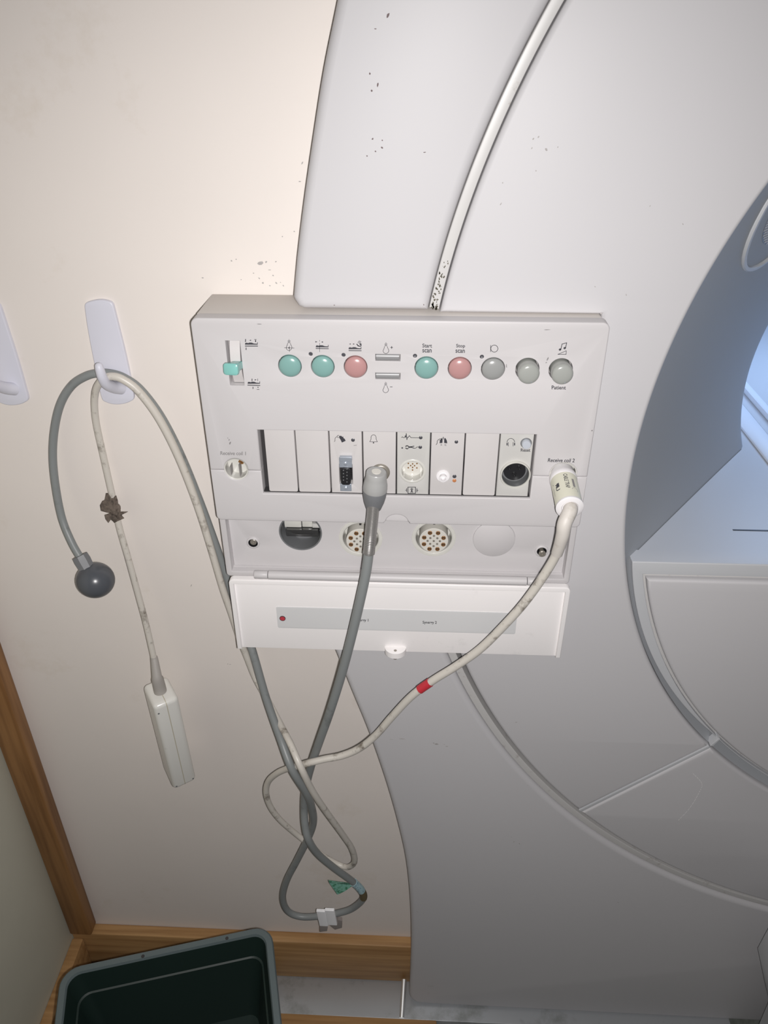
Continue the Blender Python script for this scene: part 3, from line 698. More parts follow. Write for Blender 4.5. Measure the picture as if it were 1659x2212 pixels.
# printed symbols on the faceplate
K1 = (460, 710, 4.879)
def person(x, y, s=1.0): # lying figure on a couch, drawn to the right of (x, y)
    return [[(x, y), (x+4*s, y-12*s), (x+22*s, y-12*s), (x+34*s, y-8*s), (x+45*s, y-14*s), (x+70*s, y-14*s), (x+95*s, y-4*s), (x+128*s, y-2*s), (x+128*s, y-18*s), (x+134*s, y-18*s), (x+134*s, y+8*s), (x, y+8*s)]]
symbol('couch_in_icon', con, YP, strokes=[([(338, 183), (474, 183)], 1.0), ([(344, 108), (344, 134)], .9), ([(336, 134), (350, 134)], .6), ([(350, 198), (350, 224)], .9), ([(436, 113), (460, 113)], .6), ([(450, 118), (450, 140)], .9)], fills=person(338, 160)+[[(382, 122), (402, 115), (402, 129)], [(442, 128), (458, 128), (450, 142)]], k=K1)
symbol('couch_out_icon', con, YP, strokes=[([(364, 594), (498, 598)], 1.0), ([(412, 526), (412, 552)], .9), ([(422, 612), (422, 634)], .9), ([(472, 526), (472, 552)], .5), ([(462, 640), (490, 640)], .6)], fills=person(366, 572, .97)+[[(440, 532), (440, 546), (462, 539)], [(468, 612), (482, 612), (475, 628)]], k=K1)
def bulb(cx, cy, s=1.0): # lamp with ribbed base, hanging
    w_ = [(cx-15*s, cy-32*s), (cx-20*s, cy-10*s), (cx-30*s, cy+12*s), (cx-28*s, cy+32*s), (cx-12*s, cy+46*s), (cx+6*s, cy+47*s), (cx+24*s, cy+36*s), (cx+32*s, cy+14*s), (cx+22*s, cy-10*s), (cx+15*s, cy-32*s)]
    r_ = [([(cx-14*s, cy-36*s-8*k*s), (cx+14*s, cy-38*s-8*k*s)], .45) for k in range(4)]+[([(cx-6*s, cy-72*s), (cx+6*s, cy-72*s)], .45)]
    return [(spline(w_, 3), .5)]+r_
symbol('laser_lamp_icon', con, YP, strokes=bulb(802, 183, .95)+[([(752, 201), (858, 204)], .5), ([(806, 180), (806, 243)], .5)], dots=[(803, 202, 1.4)], k=K1)
symbol('couch_centre_icon', con, YP, strokes=[([(1084, 208), (1220, 210)], .9), ([(1124, 120), (1124, 135)], .4), ([(1124, 150), (1124, 245)], .4)], fills=person(1084, 188)+[[(1080, 130), (1080, 146), (1102, 138)], [(1160, 132), (1160, 148), (1140, 140)]], k=K1)
symbol('couch_release_icon', con, YP, strokes=[([(1430, 230), (1566, 232)], .9), ([(1515, 160), (1530, 180), (1555, 186)], 1.2), ([(1525, 148), (1545, 125)], .5), ([(1535, 156), (1553, 128)], .5), ([(1545, 160), (1562, 133)], .5), ([(1545, 165), (1560, 160), (1560, 185)], 1.2)], fills=person(1430, 208)+[[(1452, 154), (1452, 168), (1434, 161)], [(1476, 154), (1476, 168), (1496, 161)]], k=K1)
K2 = (780, 710, 5.925)
symbol('brighter_icon', con, YP, strokes=bulb(318, 262, 1.15)+[([(374, 240), (408, 240)], .7), ([(391, 223), (391, 257)], .7)], k=K2)
symbol('dimmer_icon', con, YP, strokes=bulb(315, 765, 1.12)+[([(370, 744), (402, 744)], .7)], k=K2)
K3 = (1000, 710, 5.925)
symbol('intercom_icon', con, YP, strokes=[(arc(402, 254, 45, 0, 360, 26)[:-1], .6, 1), ([(355, 210), (355, 297)], .6)], k=K3)
symbol('music_icon', con, YP, strokes=[([(1253, 266), (1268, 196), (1327, 180), (1313, 248)], .8), ([(1215, 328), (1322, 282), (1320, 328)], .6, 1)], dots=[(1242, 267, 2.4), (1302, 248, 2.4)], k=K3)
text('Start', con, YP, 912.4, 742, 933.2, 750.5); text('scan', con, YP, 912.4, 754, 932.4, 761.3)
text('Stop', con, YP, 985.3, 742.8, 1004.6, 752.5); text('scan', con, YP, 984, 754.8, 1004, 762)
text('Patient', con, YP, 1191.5, 832.6, 1222.3, 841)
text('Receive coil 2', con, YP, 1183, 989.6, 1240.6, 997.8, lean=0.6); text('Receive coil 1', con, YP, 476, 974.6, 531, 982.5, 'inkfaint')
# receive coil sockets
for (hx, hz, hr), nm in ((h1, 0), (h2, 1)):
    sk = obj('coil_socket', lathe((hx, YP, hz), (0, -1, 0), [(hr+0.0002, -0.0005), (hr-0.0008, -0.0010), (hr-0.0011, -0.0115), (0, -0.0115)], 44), M['clear'], con, label='translucent coil socket')
    if nm == 0:
        obj('gold_contact', lathe((hx+0.0035, YP+0.0112, hz+0.0035), (0, -1, 0), [(0.0028, 0), (0.0028, 0.003), (0.0012, 0.0032), (0.0012, 0.001), (0, 0.001)], 6), M['gold'], sk)
        b_ = box(hx-0.0062, hx-0.0056, YP+0.003, YP+0.0112, hz-0.008, hz+0.001); b_ = join(b_, box(hx+0.0020, hx+0.0026, YP+0.003, YP+0.0112, hz-0.0095, hz+0.003))
        obj('slot_wall', b_, M['side'], sk)
# lower compartment
YF = 0.632; YK = 0.642
fx0, fx1, fz0 = -0.1880, 0.1542, H-0.4738
obj('compartment_frame', plate(rrect(fx0, fz0, fx1, zB-0.0004, [0.004, 0.004, 0.0005, 0.0005]), [rrect(-0.1822, H-0.4676, 0.1485, zB-0.003)], YF-0.0002, YR-0.0004, 0.0012, 3, 0.0004), M['abs'], con)
obj('lower_housing', plate(rrect(fx0+0.0008, fz0+0.0008, 0.1496, zB-0.0006, [0.004, 0.001, 0.0005, 0.0005]), [rrect(-0.1822, H-0.4676, 0.1484, zB-0.003)], YR-0.0003, YW-0.0006, 0.0004, 2), M['abs'], con)
cc = {k: X(*p, YK) for k, p in dict(a=(649, 1150), b=(779, 1163), c=(937, 1162), d=(1067, 1163), s1=(547, 1172), s2=(1170, 1190)).items()}
RS = 0.0205
hs = [circle(*cc[k], RS, 44) for k in 'abc']
hs += [circle(*cc['s1'], 0.0047, 20), circle(*cc['s2'], 0.0047, 20)]
obj('compartment_panel', plate(rrect(-0.1820, H-0.4674, 0.1483, zB-0.0032), hs, YK, YK+0.02, 0.0006), M['abs'], con)
obj('compartment_back', box(-0.1822, 0.1485, YK+0.0202, YW-0.0008, H-0.4674, zB-0.0032), M['side'], con)
sk = obj('empty_socket', lathe((cc['a'][0], YK, cc['a'][1]), (0, -1, 0), [(RS+0.001, -0.0003), (RS+0.0006, 0.0004), (RS-0.0006, 0.0), (RS-0.001, -0.019), (0, -0.019)], 48), M['sockgrey'], con, label='dark round opening with plates drawing a reflection inside')
q = cc['a']  # pale and dark plates imitate the reflection in a smoky cover
obj('reflection_plate', box(q[0]-0.0165, q[0]+0.0165, YK+0.010, YK+0.0185, q[1]-0.012, q[1]-0.004, 0.001), M['chromedk'], sk)
obj('reflection_plate', box(q[0]-0.018, q[0]-0.001, YK+0.014, YK+0.0185, q[1]-0.0035, q[1]+0.009, 0.0006), M['clear'], sk)
obj('reflection_plate', box(q[0]-0.0003, q[0]+0.010, YK+0.015, YK+0.0185, q[1]-0.0035, q[1]+0.009, 0.0006), M['clear'], sk)
bm = box(q[0]+0.010, q[0]+0.018, YK+0.013, YK+0.0185, q[1]-0.003, q[1]+0.0015, 0.0006)
obj('reflection_plate', bm, M['module2'], sk)
for k in 'bc':
    q = cc[k]
    sk = obj('multipin_socket', lathe((q[0], YK, q[1]), (0, -1, 0), [(RS+0.0012, -0.0002), (RS+0.001, 0.0006), (RS-0.0004, 0.0008), (RS-0.0022, 0.0006), (RS-0.003, -0.0002), (RS-0.0032, -0.018), (0, -0.018)], 48), M['clear'], con, label='white multi-pin socket')
    ins = obj('pin_insert', lathe((q[0], YK+0.0178, q[1]-0.0016), (0, -1, 0), [(0.0142, 0), (0.0142, 0.0200), (0.0137, 0.0205), (0, 0.0205)], 40), M['insul'], sk)
    yy = YK-0.0028
    for i in range(8):
        a = R(45*i+22.5); cx_, cz_ = q[0]+0.0102*math.cos(a), q[1]-0.0016+0.0102*math.sin(a)
        obj('gold_contact', lathe((cx_, yy, cz_), (0, -1, 0), [(0.0022, 0), (0.0022, 0.0006), (0.0018, 0.0008), (0.0016, 0.0002), (0.0007, 0.0002), (0.0006, 0.0012), (0, 0.0012)], 16), M['gold'], ins); obj('contact_bore', lathe((cx_, yy-0.00025, cz_), (0, -1, 0), [(0.0013, 0), (0.0013, 0.0001), (0, 0.0001)], 12), M['dark'], ins)
    for i in range(9):
        a = R(45*i); rr_ = 0.0060 if i < 8 else 0.0; rr_ = rr_-0.0012*(i % 2)
        obj('small_contact', lathe((q[0]+rr_*math.cos(a), yy, q[1]-0.0016+rr_*math.sin(a)), (0, -1, 0), [(0.0011, 0), (0.0011, 0.0005), (0.0008, 0.0006), (0.0005, 0.0002), (0, 0.0002)], 12), M['nickeldk'], ins)
    obj('locating_slot', box(q[0]-0.0010, q[0]+0.0010, YK-0.0002, YK+0.004, q[1]+0.0155, q[1]+0.0175), M['dark'], sk)
q = cc['d']; obj('blank_cap', lathe((q[0], YK, q[1]), (0, -1, 0), [(RS+0.0006, 0), (RS+0.0006, 0.0002), (RS, 0.0003), (RS-0.0002, 0.0016), (RS-0.001, 0.0022), (0, 0.0022)], 48), M['abs'], con)
for k in ('s1', 's2'):
    q = cc[k]; s_ = obj('fastener_bush', lathe((q[0], YK, q[1]), (0, -1, 0), [(0.0068, -0.0002), (0.0066, 0.0010), (0.0058, 0.0016), (0.0050, 0.0016), (0.0046, 0.0010), (0.0046, -0.010), (0, -0.010)], 32), M['abs'], con)
    obj('bush_lining', lathe((q[0], YK, q[1]), (0, -1, 0), [(0.00455, 0.0012), (0.0045, -0.0099), (0, -0.0099)], 24), M['darkhole'], s_)
    d_ = 0.001 if k == 's1' else 0.007
    obj('screw', lathe((q[0], YK+0.006, q[1]), (0, -1, 0), [(0.0022, 0), (0.0022, d_+0.002), (0.0034, d_+0.003), (0.0034, d_+0.0045), (0.0028, d_+0.005), (0.0009, d_+0.005), (0.0009, d_+0.004), (0, d_+0.004)], 24), M['nickeldk'], s_)
# hinge and lid
YL = 0.6210
a = X(548, 1245, YL); b = X(1166, 1262, YL); zh = a[1]-0.0002
hg = obj('hinge_tube', lathe((X(579, 1245, YL)[0], YL+0.0035, zh), (1, 0, 0), [(0, 0), (0.0043, 0), (0.0046, 0.0003), (0.0046, X(1138, 1262, YL)[0]-X(579, 1245, YL)[0]-0.0003), (0.0043, X(1138, 1262, YL)[0]-X(579, 1245, YL)[0]), (0, X(1138, 1262, YL)[0]-X(579, 1245, YL)[0])], 28), M['abs'], con)
for (x0, x1) in ((a[0], X(578, 1245, YL)[0]), (X(1139, 1262, YL)[0], b[0])):
    obj('hinge_knuckle', lathe((x0+0.0002, YL+0.0035, zh), (1, 0, 0), [(0, 0), (0.0040, 0), (0.0043, 0.0004), (0.0043, x1-x0-0.0008), (0.0040, x1-x0-0.0004), (0, x1-x0-0.0004)], 28), M['abs'], con)
l0, l1 = -0.1838, 0.1542; lt, lb = H-0.4700, H-0.5612
ll = obj('lid', plate(rrect(l0+0.0045, lb, l1-0.0045, lt-0.004), (), YL+0.003, YL+0.0065, 0.0005), M['lid'], con)
o_ = rrect(l0, lb-0.0004, l1, lt, [0.0008, 0.0008, 0.005, 0.005])
frame = [(l0, lb), (l0+0.0048, lb), (l0+0.0048, lt-0.0058), (l1-0.0048, lt-0.0058), (l1-0.0048, lb), (l1, lb)]+arc(l1-0.005, lt-0.005, 0.005, 0, 90, 6)+arc(l0+0.005, lt-0.005, 0.005, 90, 180, 6)
obj('lid_rim', plate(frame, (), YL, YL+0.0068, 0.0008), M['lid'], ll)
YT = YL+0.003
r_ = prect(597, 1308, 1117, 1357, YT); zz0 = X(610, 1356, YT)[1]; zz1 = X(600, 1310, YT)[1]
ls = obj('label_strip', plate(rrect(X(598, 1330, YT)[0], zz0, X(1116, 1340, YT)[0], zz1, 0.002), (), YT-0.0004, YT+0.0002, 0.0001), M['labelgrey'], ll)
text('Synergy 1', ls, YT-0.0004, 765.5, 1336, 795.7, 1343.6); text('Synergy 2', ls, YT-0.0004, 913, 1341, 943.3, 1348.6)
p = X(610.5, 1335, YT); rl = obj('indicator_light', lathe((p[0], YT-0.0004, p[1]), (0, -1, 0), [(0.0028, 0), (0.0028, 0.0004), (0.0022, 0.0003), (0, 0.0006)], 24), M['red'], ls, label='red indicator lens')
obj('lens_ring', lathe((p[0], YT-0.0004, p[1]), (0, -1, 0), [(0.0031, 0), (0.0031, 0.0006), (0.0026, 0.0006), (0.0026, 0.0)], 24), M['dark'], rl)
p = P(854, 1404, YL-0.002); bm = bmesh.new()
pts = [(p.x-0.0112+0.0*k, YT+0.0005) for k in (0,)]
def hd(z): return [Vector((p.x+0.0112*math.cos(R(180+180*k/16)), YT+0.0003+0.0110*math.sin(R(180+180*k/16)), z)) for k in range(17)]
lz = lb-0.0005
bm = loft([hd(lz), hd(lz+0.0066), [Vector((p.x+(v_.x-p.x)*.9, YT+(v_.y-YT)*.9, lz+0.0072)) for v_ in hd(0)]], True, True)
lt_ = obj('latch_tab', bm, M['lid'], ll)
obj('latch_pin', lathe((p.x, YL-0.003, lz+0.0074), (0, 0, -1), [(0, 0), (0.0016, 0), (0.0016, 0.009), (0.0024, 0.0092), (0.0020, 0.0110), (0, 0.0116)], 20), M['nickeldk'], lt_)
# small wire loop where ledge meets cover
# ---------------------------------------------------------------- patient call bulb on the grey cable
p0 = P(806, 1040, 0.596)
cb = empty('patient_call_bulb', (p0.x, 0.6, H-0.5), 'grey cable with a dark rubber squeeze bulb, plugged in under the bell symbol', 'call bulb')
psoc = X(822, 1020, YM)
T0 = P(813, 1019, 0.5930); T1 = P(807, 1097, 0.5960); dn = (T1-T0).normalized(); LP = (T1-T0).length
hd_ = obj('plug', lathe(T0, dn, [(0, 0), (0.0082, 0), (0.0088, LP*.02), (0.0089, LP*.14), (0.0097, LP*.22), (0.0106, LP*.34), (0.0108, LP*.46), (0.0105, LP*.50), (0, LP*.51)], 40), M['plug'], cb)
neck = tube([(psoc[0], YM-0.0030, psoc[1]), (psoc[0]-0.0006, YM-0.014, psoc[1]-0.001), tuple(T0+dn*0.0085)], [.0062, .0066, .0068], 28)
obj('plug_neck', neck, M['plug'], hd_)
obj('cap_disc', lathe(T0-dn*0.0003, -dn, [(0.0041, -0.0004), (0.0041, 0.0003), (0, 0.0004)], 28), M['insul'], hd_, label='pale oval disc')
obj('strain_cone', lathe(T0, dn, [(0.0, LP*.49), (0.0106, LP*.49), (0.0107, LP*.52), (0.0102, LP*.66), (0.0090, LP*.82), (0.0068, LP), (0.0056, LP*1.03), (0, LP*1.03)], 40), M['plugdk'], cb)
sp_ = spline([tuple(P(*q)) for q in ((807, 1080, .592), (805, 1110, .5905), (801, 1150, .588), (796.5, 1195, .586))], 130)
rad_ = [0.0053+0.0003*math.sin(i*math.pi/4.5) for i in range(len(sp_))]
obj('spring_sleeve', tube(sp_, rad_, 20), M['spring'], cb)
g1 = [(797, 1190, .586, .0046), (790, 1240, .584, .0047), (775, 1310, .583, .0047), (757, 1385, .584, .0047), (737, 1460, .587, .0047), (712, 1540, .591, .0046), (690, 1602, .597, .0046), (672, 1655, .607, .0046), (660, 1705, .617, .0046), (657, 1745, .619, .0046),
      (659, 1783, .612, .0046), (667, 1815, .606, .0046), (687, 1845, .611, .0046), (722, 1875, .62, .0046), (760, 1903, .628, .0046), (781, 1924, .632, .0046), (784, 1942, .634, .0046), (760, 1963, .637, .0046), (728, 1973, .637, .0046), (690, 1979, .637, .0046),
      (650, 1980, .637, .0046), (622, 1968, .637, .0046), (611, 1940, .637, .0046), (619, 1903, .637, .0046), (642, 1858, .635, .0046), (665, 1812, .630, .0046), (677, 1776, .624, .0046), (673, 1742, .613, .0046), (660, 1710, .602, .0046),
      (631, 1662, .598, .0046), (606, 1596, .618, .0046), (575, 1508, .638, .0045), (545, 1405, .655, .0045), (518, 1330, .672, .0044), (495, 1262, .679, .0043), (467, 1180, .681, .0042), (433, 1087, .682, .0042), (393, 988, .682, .0041), (349, 902, .6805, .0041), (305, 843, .679, .004), (270, 817, .679, .004), (240, 807, .680, .004),
      (212, 806, .680, .004), (185, 813, .680, .004), (155, 833, .681, .004), (131, 872, .681, .004), (118, 925, .680, .004), (114, 985, .678, .004), (120, 1050, .674, .004), (134, 1120, .668, .004), (155, 1172, .660, .004), (175, 1207, .655, .004)]
pp, rr_ = path(g1)
gc = obj('cable', tube(pp, rr_, 16), M['cabgrey'], cb)
a = P(174, 1203, .656); b = P(188, 1228, .652)
ax = (b-a).normalized()
obj('hose_clamp', join(lathe(a-ax*0.002, ax, [(0.0045, 0), (0.0085, 0.0005), (0.0090, 0.006), (0.0082, 0.017), (0.0085, 0.021), (0, 0.022)], 8)), M['plugdk'], cb, label='faceted dark collar')
pb_ = P(206, 1253, .650); rb = 0.0198
mesh = lathe(pb_, (0.30, -0.05, 0.95), [(0, -rb*.93)]+[(rb*1.0*math.cos(R(t)), rb*.93*math.sin(R(t))) for t in range(-80, 85, 10)]+[(0, rb*.93)], 40)
obj('squeeze_bulb', mesh, M['bulb'], cb)
def near(path_, target):
    return min(range(len(path_)), key=lambda i: (path_[i]-target).length)
i0 = near(pp, P(765, 1907, .629)); i1 = near(pp, P(782, 1925, .632))
tg = obj('label_wrap', tube(pp[i0:i1+1], 0.0053, 20), M['bluetape'], cb, label='pale blue printed wrap')
i2 = min(i1+8, len(pp)-1)
obj('brown_tape', tube(pp[i1:i2], 0.0051, 20), mat('brown_tape', (0.13, 0.10, 0.05), 0.5), cb, label='brownish tape')
fp = [X(*q, .628) for q in ((708.8, 1906), (725, 1904.5), (741, 1901), (755, 1911), (764, 1917), (745, 1922), (729.5, 1927), (711, 1911))]
bm = bmesh.new(); top_ = [bm.verts.new((x_, .622+0.02*(i % 3), z_)) for i, (x_, z_) in enumerate([])]
bm = plate(fp, (), 0.6275, 0.6281, 0.0002, 1)
for v_ in bm.verts: v_.co.y += 0.004*math.sin((v_.co.x+0.08)*160)
obj('label_flag', bm, M['green'], tg, label='green flag of the wrap label')

# white clip hanging on the loop
cl = empty('cable_clip', P(709, 1990, .632), 'small white two-piece clip on the bottom of the grey cable loop', 'clip')
for (x0, x1, tl) in ((690.5, 707.5, 0), (708.5, 727, -2)):
    a = X(x0, 1998+tl, .6285); b = X(x1, 1967+tl, .6285)
    bm = plate(rrect(a[0], a[1], b[0], b[1], 0.0014), (), .6265, .6305, 0.001)
    for v_ in bm.verts: v_.co.x -= (v_.co.z-a[1])*0.09
    h_ = obj('jaw', bm, M['clip'], cl)
for q_ in ([(691, 1996), (709, 1996), (707, 2008), (691, 2010)], [(713, 1996), (722, 1988), (731, 1983), (739, 1986), (739, 2001), (724, 2005)]):  # brown-grey plates below the two jaws
    obj('clip_plate', plate([X(*p_, .637) for p_ in q_], (), .6345, .640, 0.0005), M['clipdk'], cl, label='brown-grey plate below the clip jaw')

# ---------------------------------------------------------------- ivory cable from receive socket 2 to the handset
hc = empty('coil_handset', (0.0, 0.62, H-0.75), 'ivory cable from the right-hand coil socket to a white handset hanging on the wall', 'handset')
ax = Vector((0.02, -0.985, -0.17)).normalized(); base = Vector((h2[0]-0.0004, YP-0.001, h2[1]-0.002))
LT = 0.0395
prof = [(0.0108, -0.006), (0.0112, 0.0), (0.0120, 0.002), (0.0122, 0.005), (0.0120, 0.0065), (0.0117, 0.007), (0.0115, LT), (0.0112, LT+0.0006)]
tr = obj('cable_trap', lathe(base, ax, prof[4:], 48), M['trap'], hc, label='cream lettered sleeve of the connector')
obj('coupling_collar', lathe(base, ax, [(0.0, -0.004)]+prof[:5]+[(0.0117, 0.0072), (0.010, 0.0073), (0, 0.0073)], 48), M['white'], tr)
obj('end_cap', lathe(base+ax*LT, ax, [(0.0, 0.0), (0.0116, 0.0), (0.0119, 0.0006), (0.0119, 0.0022), (0.0112, 0.0028), (0.0075, 0.0030), (0.0066, 0.0022), (0, 0.0022)], 48), M['white'], tr)
uu, vv, aa = basis(ax)
# angle 0 = the side turned up and to the viewer
toe = (EYE-(base+ax*0.02)).normalized(); upd = (toe-ax*toe.dot(ax)).normalized(); sd = ax.cross(upd)
if sd.x < 0: sd = -sd
def oncyl(s_, w_, r_=0.01185): return base+ax*s_+(upd*math.cos(w_/r_)+sd*math.sin(w_/r_))*r_
bm = textmesh('CABLE TRAP')
for v_ in bm.verts: u_, t_ = v_.co.x, v_.co.z; v_.co = oncyl(0.010+0.019*u_, -0.0030+(t_)*0.0036-0.0*u_+0.0038)
obj('lettering', bm, M['ink'], tr)
bm = textmesh('RU')
for v_ in bm.verts:
    u_, t_ = v_.co.x, v_.co.z
    if u_ < 0.52: u_ = 0.50-u_
    v_.co = oncyl(0.019+0.009*u_, -0.0085+t_*0.0040)
obj('certification_mark', bm, M['ink'], tr)
bm = bmesh.new()
def cylstroke(a_, b_, wd):
    (s0, w0), (s1, w1) = a_, b_; d_ = Vector((s1-s0, w1-w0)).normalized(); n_ = Vector((-d_.y, d_.x))*wd/2
    bm.faces.new([bm.verts.new(oncyl(*q)) for q in ((s0+n_.x, w0+n_.y), (s1+n_.x, w1+n_.y), (s1-n_.x, w1-n_.y), (s0-n_.x, w0-n_.y))])
cylstroke((0.016, 0.0085), (0.027, 0.0085), 0.0022); cylstroke((0.016, -0.0112), (0.018, -0.0108), .0006); cylstroke((0.021, -0.0115), (0.031, -0.0115), .0004)
for k in range(7):
    a0, a1 = R(60+k*28), R(60+(k+1)*28); cylstroke((0.031+.0028*math.cos(a0), .0085+.0028*math.sin(a0)), (0.031+.0028*math.cos(a1), .0085+.0028*math.sin(a1)), .0004)
obj('faded_print', bm, M['inkfaint'], tr)
endc = base+ax*(LT+0.002)
s = spline([tuple(endc)+(.0060,), tuple(endc+ax*0.0035)+(.0063,)]+[tuple(P(*q[:3]))+(q[3],) for q in ((1220, 1130, .569, .0063), (1216, 1153, .568, .0059), (1210, 1175, .570, .0054), (1203, 1196, .573, .0050))], 6)
obj('boot', tube([q[:3] for q in s], [q[3] for q in s], 24), M['boot'], hc)
wc = [(1212, 1168, .5692, .0040), (1200, 1201, .5740, .0041), (1173, 1246, .578, .0042), (1132, 1303, .581, .0042), (1087, 1353, .583, .0042), (1037, 1402, .585, .0042), (985, 1439, .587, .0041), (935, 1470, .589, .0041), (890, 1503, .590, .0041), (848, 1547, .592, .0041),
      (812, 1588, .594, .0040), (777, 1616, .595, .0040), (740, 1632, .595, .0040), (700, 1640, .593, .0039), (667, 1648, .592, .0039), (643, 1655, .601, .0038), (620, 1661, .612, .0037), (598, 1671, .62, .0037), (580, 1688, .627, .0037), (575, 1712, .63, .0037), (584, 1742, .633, .0036),
      (606, 1772, .637, .0036), (640, 1802, .643, .0036), (668, 1824, .643, .0036), (700, 1850, .642, .0036), (730, 1867, .64, .0037), (752, 1873, .636, .0037), (766, 1861, .631, .0038), (761, 1835, .624, .0038), (742, 1805, .615, .0038), (701, 1748, .595, .0038), (673, 1705, .583, .0038), (650, 1658, .578, .0038), (627, 1606, .598, .0038),
      (604, 1562, .628, .0038), (578, 1512, .657, .0038), (552, 1465, .669, .0038), (533, 1418, .670, .0038), (519, 1383, .670, .0038), (500, 1325, .671, .0038), (481, 1270, .671, .0038), (457, 1188, .671, .0038), (427, 1093, .671, .0038), (387, 990, .671, .0038), (344, 905, .670, .0038), (300, 846, .669, .0038), (266, 820, .668, .0037), (241, 813, .668, .0037),
      (222, 820, .670, .0036), (208, 840, .674, .0035), (204, 870, .678, .0034), (208, 915, .681, .0034), (222, 980, .682, .0034), (240, 1060, .68, .0034), (258, 1140, .677, .0034), (278, 1210, .673, .0034), (300, 1290, .668, .0034), (316, 1350, .664, .0034), (333, 1425, .657, .0034), (337, 1445, .655, .0034)]
pw, rw = path(wc)
wcab = obj('cable', tube(pw, rw, 16), M['cabwhite'], hc)
i0 = near(pw, P(926, 1476, .589)); i1 = near(pw, P(905, 1491, .590))
obj('red_tape_band', tube(pw[i0:i1+1], 0.0047, 20), M['redtape'], hc)
# dried tape remains
bm = bmesh.new(); cen = P(245, 1098, .678)
bmesh.ops.create_icosphere(bm, subdivisions=4, radius=1)
tx = (P(258, 1130, .678)-P(235, 1070, .678)).normalized(); ty = Vector((0, 1, 0)); tz = tx.cross(ty)
for v_ in bm.verts:
    c_ = v_.co.copy(); n_ = 1+0.55*noise.noise(c_*2.1+Vector((3, 1, 7)))+0.3*noise.noise(c_*6)
    v_.co = cen+(tx*c_.x*0.0125+tz*c_.y*0.0070+ty*c_.z*0.0055)*n_
for f in bm.faces: f.smooth = False
def shard(px, y):
    q = [X(*p_, y) for p_ in px]; return plate(q, (), y, y+0.0008, 0.0002, 1)
for s_, y_ in (([(221, 1083), (226, 1081), (229, 1066), (233, 1066), (245, 1085), (250, 1105), (232, 1108), (218, 1104), (216, 1092)], .670), ([(255, 1106), (276, 1106), (262, 1113), (268, 1120), (250, 1128)], .671), ([(226, 1113), (236, 1110), (244, 1118), (258, 1124), (247, 1130), (240, 1122), (234, 1130), (228, 1122)], .669)):
    bm = join(bm, shard(s_, y_))
obj('tape_remains', bm, M['tapewaste'], hc, label='shrivelled brown tape')
# handset
F0 = P(359, 1518, .630); B0 = P(401, 1697, .640); D0 = P(336, 1477, .664)
Lv = B0-F0; Ld = Lv.normalized(); Dv = D0-F0; Dv = Dv-Ld*Dv.dot(Ld); Dd = Dv.normalized(); Wd = Ld.cross(Dd).normalized()
if Wd.x < 0: Wd = -Wd
LL, DD, WW = Lv.length, Dv.length, 0.0295
mid = F0+Ld*(LL/2)+Dd*(DD/2)
def obox(c_, a_, b_, d_, bev, seg=4):
    bm = bmesh.new(); bmesh.ops.create_cube(bm, size=1)
    for v_ in bm.verts: v_.co = Vector((v_.co.x*a_, v_.co.y*b_, v_.co.z*d_))
    if bev: bmesh.ops.bevel(bm, geom=bm.edges[:], offset=bev, segments=seg, profile=0.5, affect='EDGES')
    for f in bm.faces: f.smooth = True
    for v_ in bm.verts: v_.co = c_+Wd*v_.co.x+Dd*v_.co.y+Ld*v_.co.z
    return bm
hb = obj('handset_body', obox(mid, WW, DD, LL, 0.0055), M['handset'], hc); hb2 = hb
def seamloop(w_, g_): return [mid+Wd*w_+Dd*p_[0]+Ld*p_[1] for p_ in rrect(-DD/2-g_, -LL/2-g_, DD/2+g_, LL/2+g_, 0.0055, 6)]
obj('body_seam', loft([seamloop(-.00045, .00015), seamloop(.00045, .00015)], True, True), mat('seam_yellowed', (0.50, 0.46, 0.36), 0.4), hb)
for (a_, b_) in ((-.36, -.42), (-.36, .46), (.36, .46)):
    obj('screw', lathe(mid+Wd*WW*a_-Dd*(DD/2-0.0004)+Ld*LL*b_, -Dd, [(0.0011, -0.001), (0.0011, 0.0004), (0, 0.0005)], 12), M['sockgrey'], hb)
vb = obox(mid+Wd*(WW/2+0.0006)+Ld*0.002+Dd*0.004, 0.0018, 0.014, LL*.42, 0)
obj('velcro_pad', vb, M['velcro'], hb2, label='worn dark velcro pad')
t0 = F0+Dd*DD*.5
s = [P(333, 1424, .657), P(337, 1450, .655), t0-Ld*0.022, t0-Ld*0.012, t0-Ld*0.004, t0+Ld*0.002]
s = [P(332.5, 1419, .658)]+[P(333.5, 1425, .657)]+[t0-Ld*0.024, t0-Ld*0.020, t0-Ld*0.008, t0+Ld*0.003]
obj('strain_relief', tube(s, [.0040, .0043, .0056, .0068, .0072, .0074], 20), mat('relief_grey', (0.40, 0.375, 0.35), 0.5), hc)

# ---------------------------------------------------------------- wall hooks
hk = empty('wall_hook', P(240, 870, YW), 'white adhesive wall hook with the grey and ivory cables hung over it', 'hook', 'white adhesive hooks on the cream wall')
ol = [(182, 662), (185, 655), (200, 650), (215, 648), (230, 650), (242, 656), (248, 675), (258, 715), (268, 755), (278, 800), (285, 835), (289, 860), (281, 868), (266, 873), (246, 874), (228, 869), (219, 860), (211, 825), (203, 785), (195, 745), (187, 700)]
ol = [X(*q[:2], YW-0.004) for q in spline(ol+[ol[0]], 4)]
obj('base_plate', plate(ol, (), YW-0.0042, YW-0.0002, 0.0012), M['hook'], hk)
s = spline([tuple(P(*q[:3]))+(q[3],) for q in ((262, 838, YW-.003, .0062), (245, 836, YW-.012, .0058), (230, 829, YW-.022, .0052), (221, 815, YW-.0275, .0046), (216, 800, YW-.029, .0042), (213, 790, YW-.029, .0036))], 6)
bm = tube([q[:3] for q in s], [q[3] for q in s], 24)
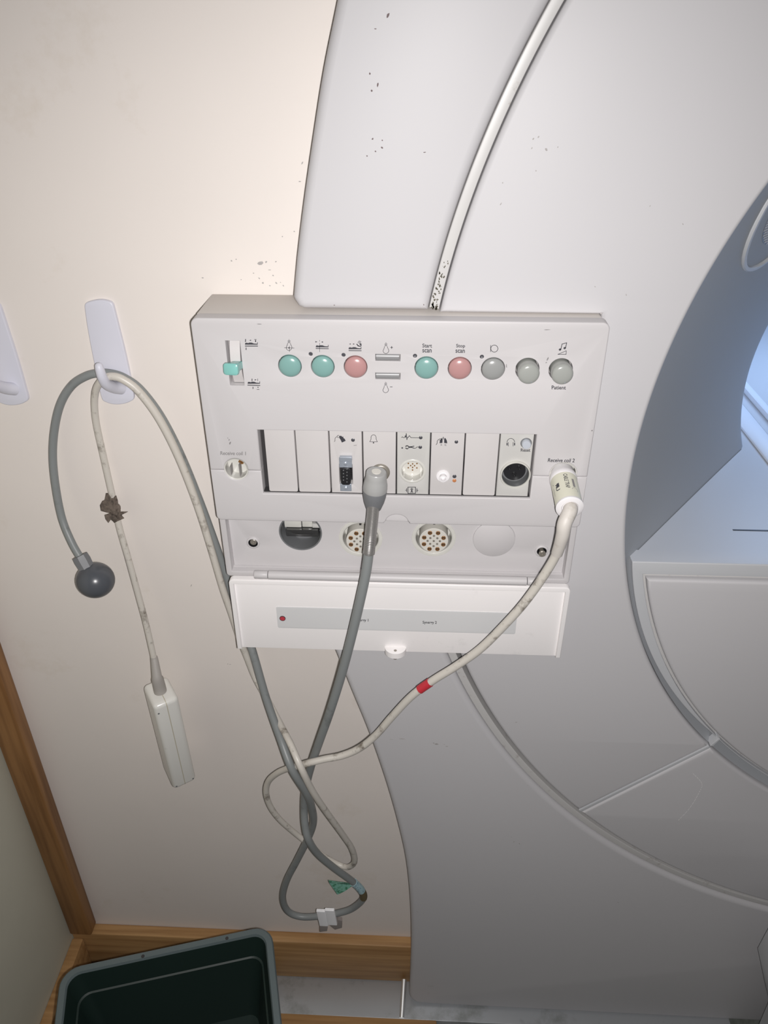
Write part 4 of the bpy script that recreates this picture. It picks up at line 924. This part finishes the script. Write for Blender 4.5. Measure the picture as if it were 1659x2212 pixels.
e = s[-1]; bm = join(bm, lathe(e[:3], (Vector(s[-1][:3])-Vector(s[-2][:3])), [(e[3], 0), (e[3]*.85, .0014), (e[3]*.5, .0024), (0, .0028)], 24))
obj('prong', bm, M['hook'], hk)
h2o = hk.copy(); C.objects.link(h2o)
for ch in list(hk.children):
    c = ch.copy(); C.objects.link(c); c.parent = h2o
d = P(60, 862, YW-.004)-P(289, 860, YW-.004)
h2o.location = hk.location+Vector((d.x, 0, d.z))
h2o['label'] = 'empty white adhesive wall hook, cut by the left edge'

# ---------------------------------------------------------------- bin
zr = H-0.95
A = P(586, 1996, z=-.95); Bp = P(131, 2093, z=-.95)
ux = (Bp-A).normalized(); vy = Vector((-ux.y, ux.x, 0)); 
if vy.y > 0: vy = -vy
wB = (Bp-A).length; dB = 0.32
cB = A+ux*wB/2+vy*dB/2
bn = empty('waste_bin', (cB.x, cB.y, 0), 'dark green rectangular plastic bin standing on the floor in the corner', 'bin')
def ring(wx, dy, z, r_=0.022):
    return [Vector((cB.x, cB.y, 0))+ux*p_[0]+vy*p_[1]+Vector((0, 0, z)) for p_ in rrect(-wx/2, -dy/2, wx/2, dy/2, r_, 6)]
bm = loft([ring(wB-.012, dB-.012, zr-.012), ring(wB, dB, zr-.012), ring(wB, dB, zr-.002), ring(wB-.003, dB-.003, zr), ring(wB-.016, dB-.016, zr, .016), ring(wB-.019, dB-.019, zr-.003, .015)], False, False)
obj('rim', bm, M['binrim'], bn)
bm = loft([ring(wB-.060, dB-.060, 0.001), ring(wB-.014, dB-.014, zr-.006), ring(wB-.019, dB-.019, zr-.003, .015), ring(wB-.030, dB-.030, zr-.034, .015), ring(wB-.034, dB-.034, zr-.035, .014), ring(wB-.062, dB-.062, zr-.138, .012)], True, True)
obj('body', bm, M['bin'], bn)
for t_ in (0.22, 0.62):
    p_ = ring(wB-.012, dB-.012, zr+.0003)
    q = A+ux*wB*t_+vy*.006; obj('rivet', lathe((q.x, q.y, zr-0.0004), (0, 0, 1), [(0.0022, 0), (0.002, .0008), (0, .001)], 10), M['dark'], bn)
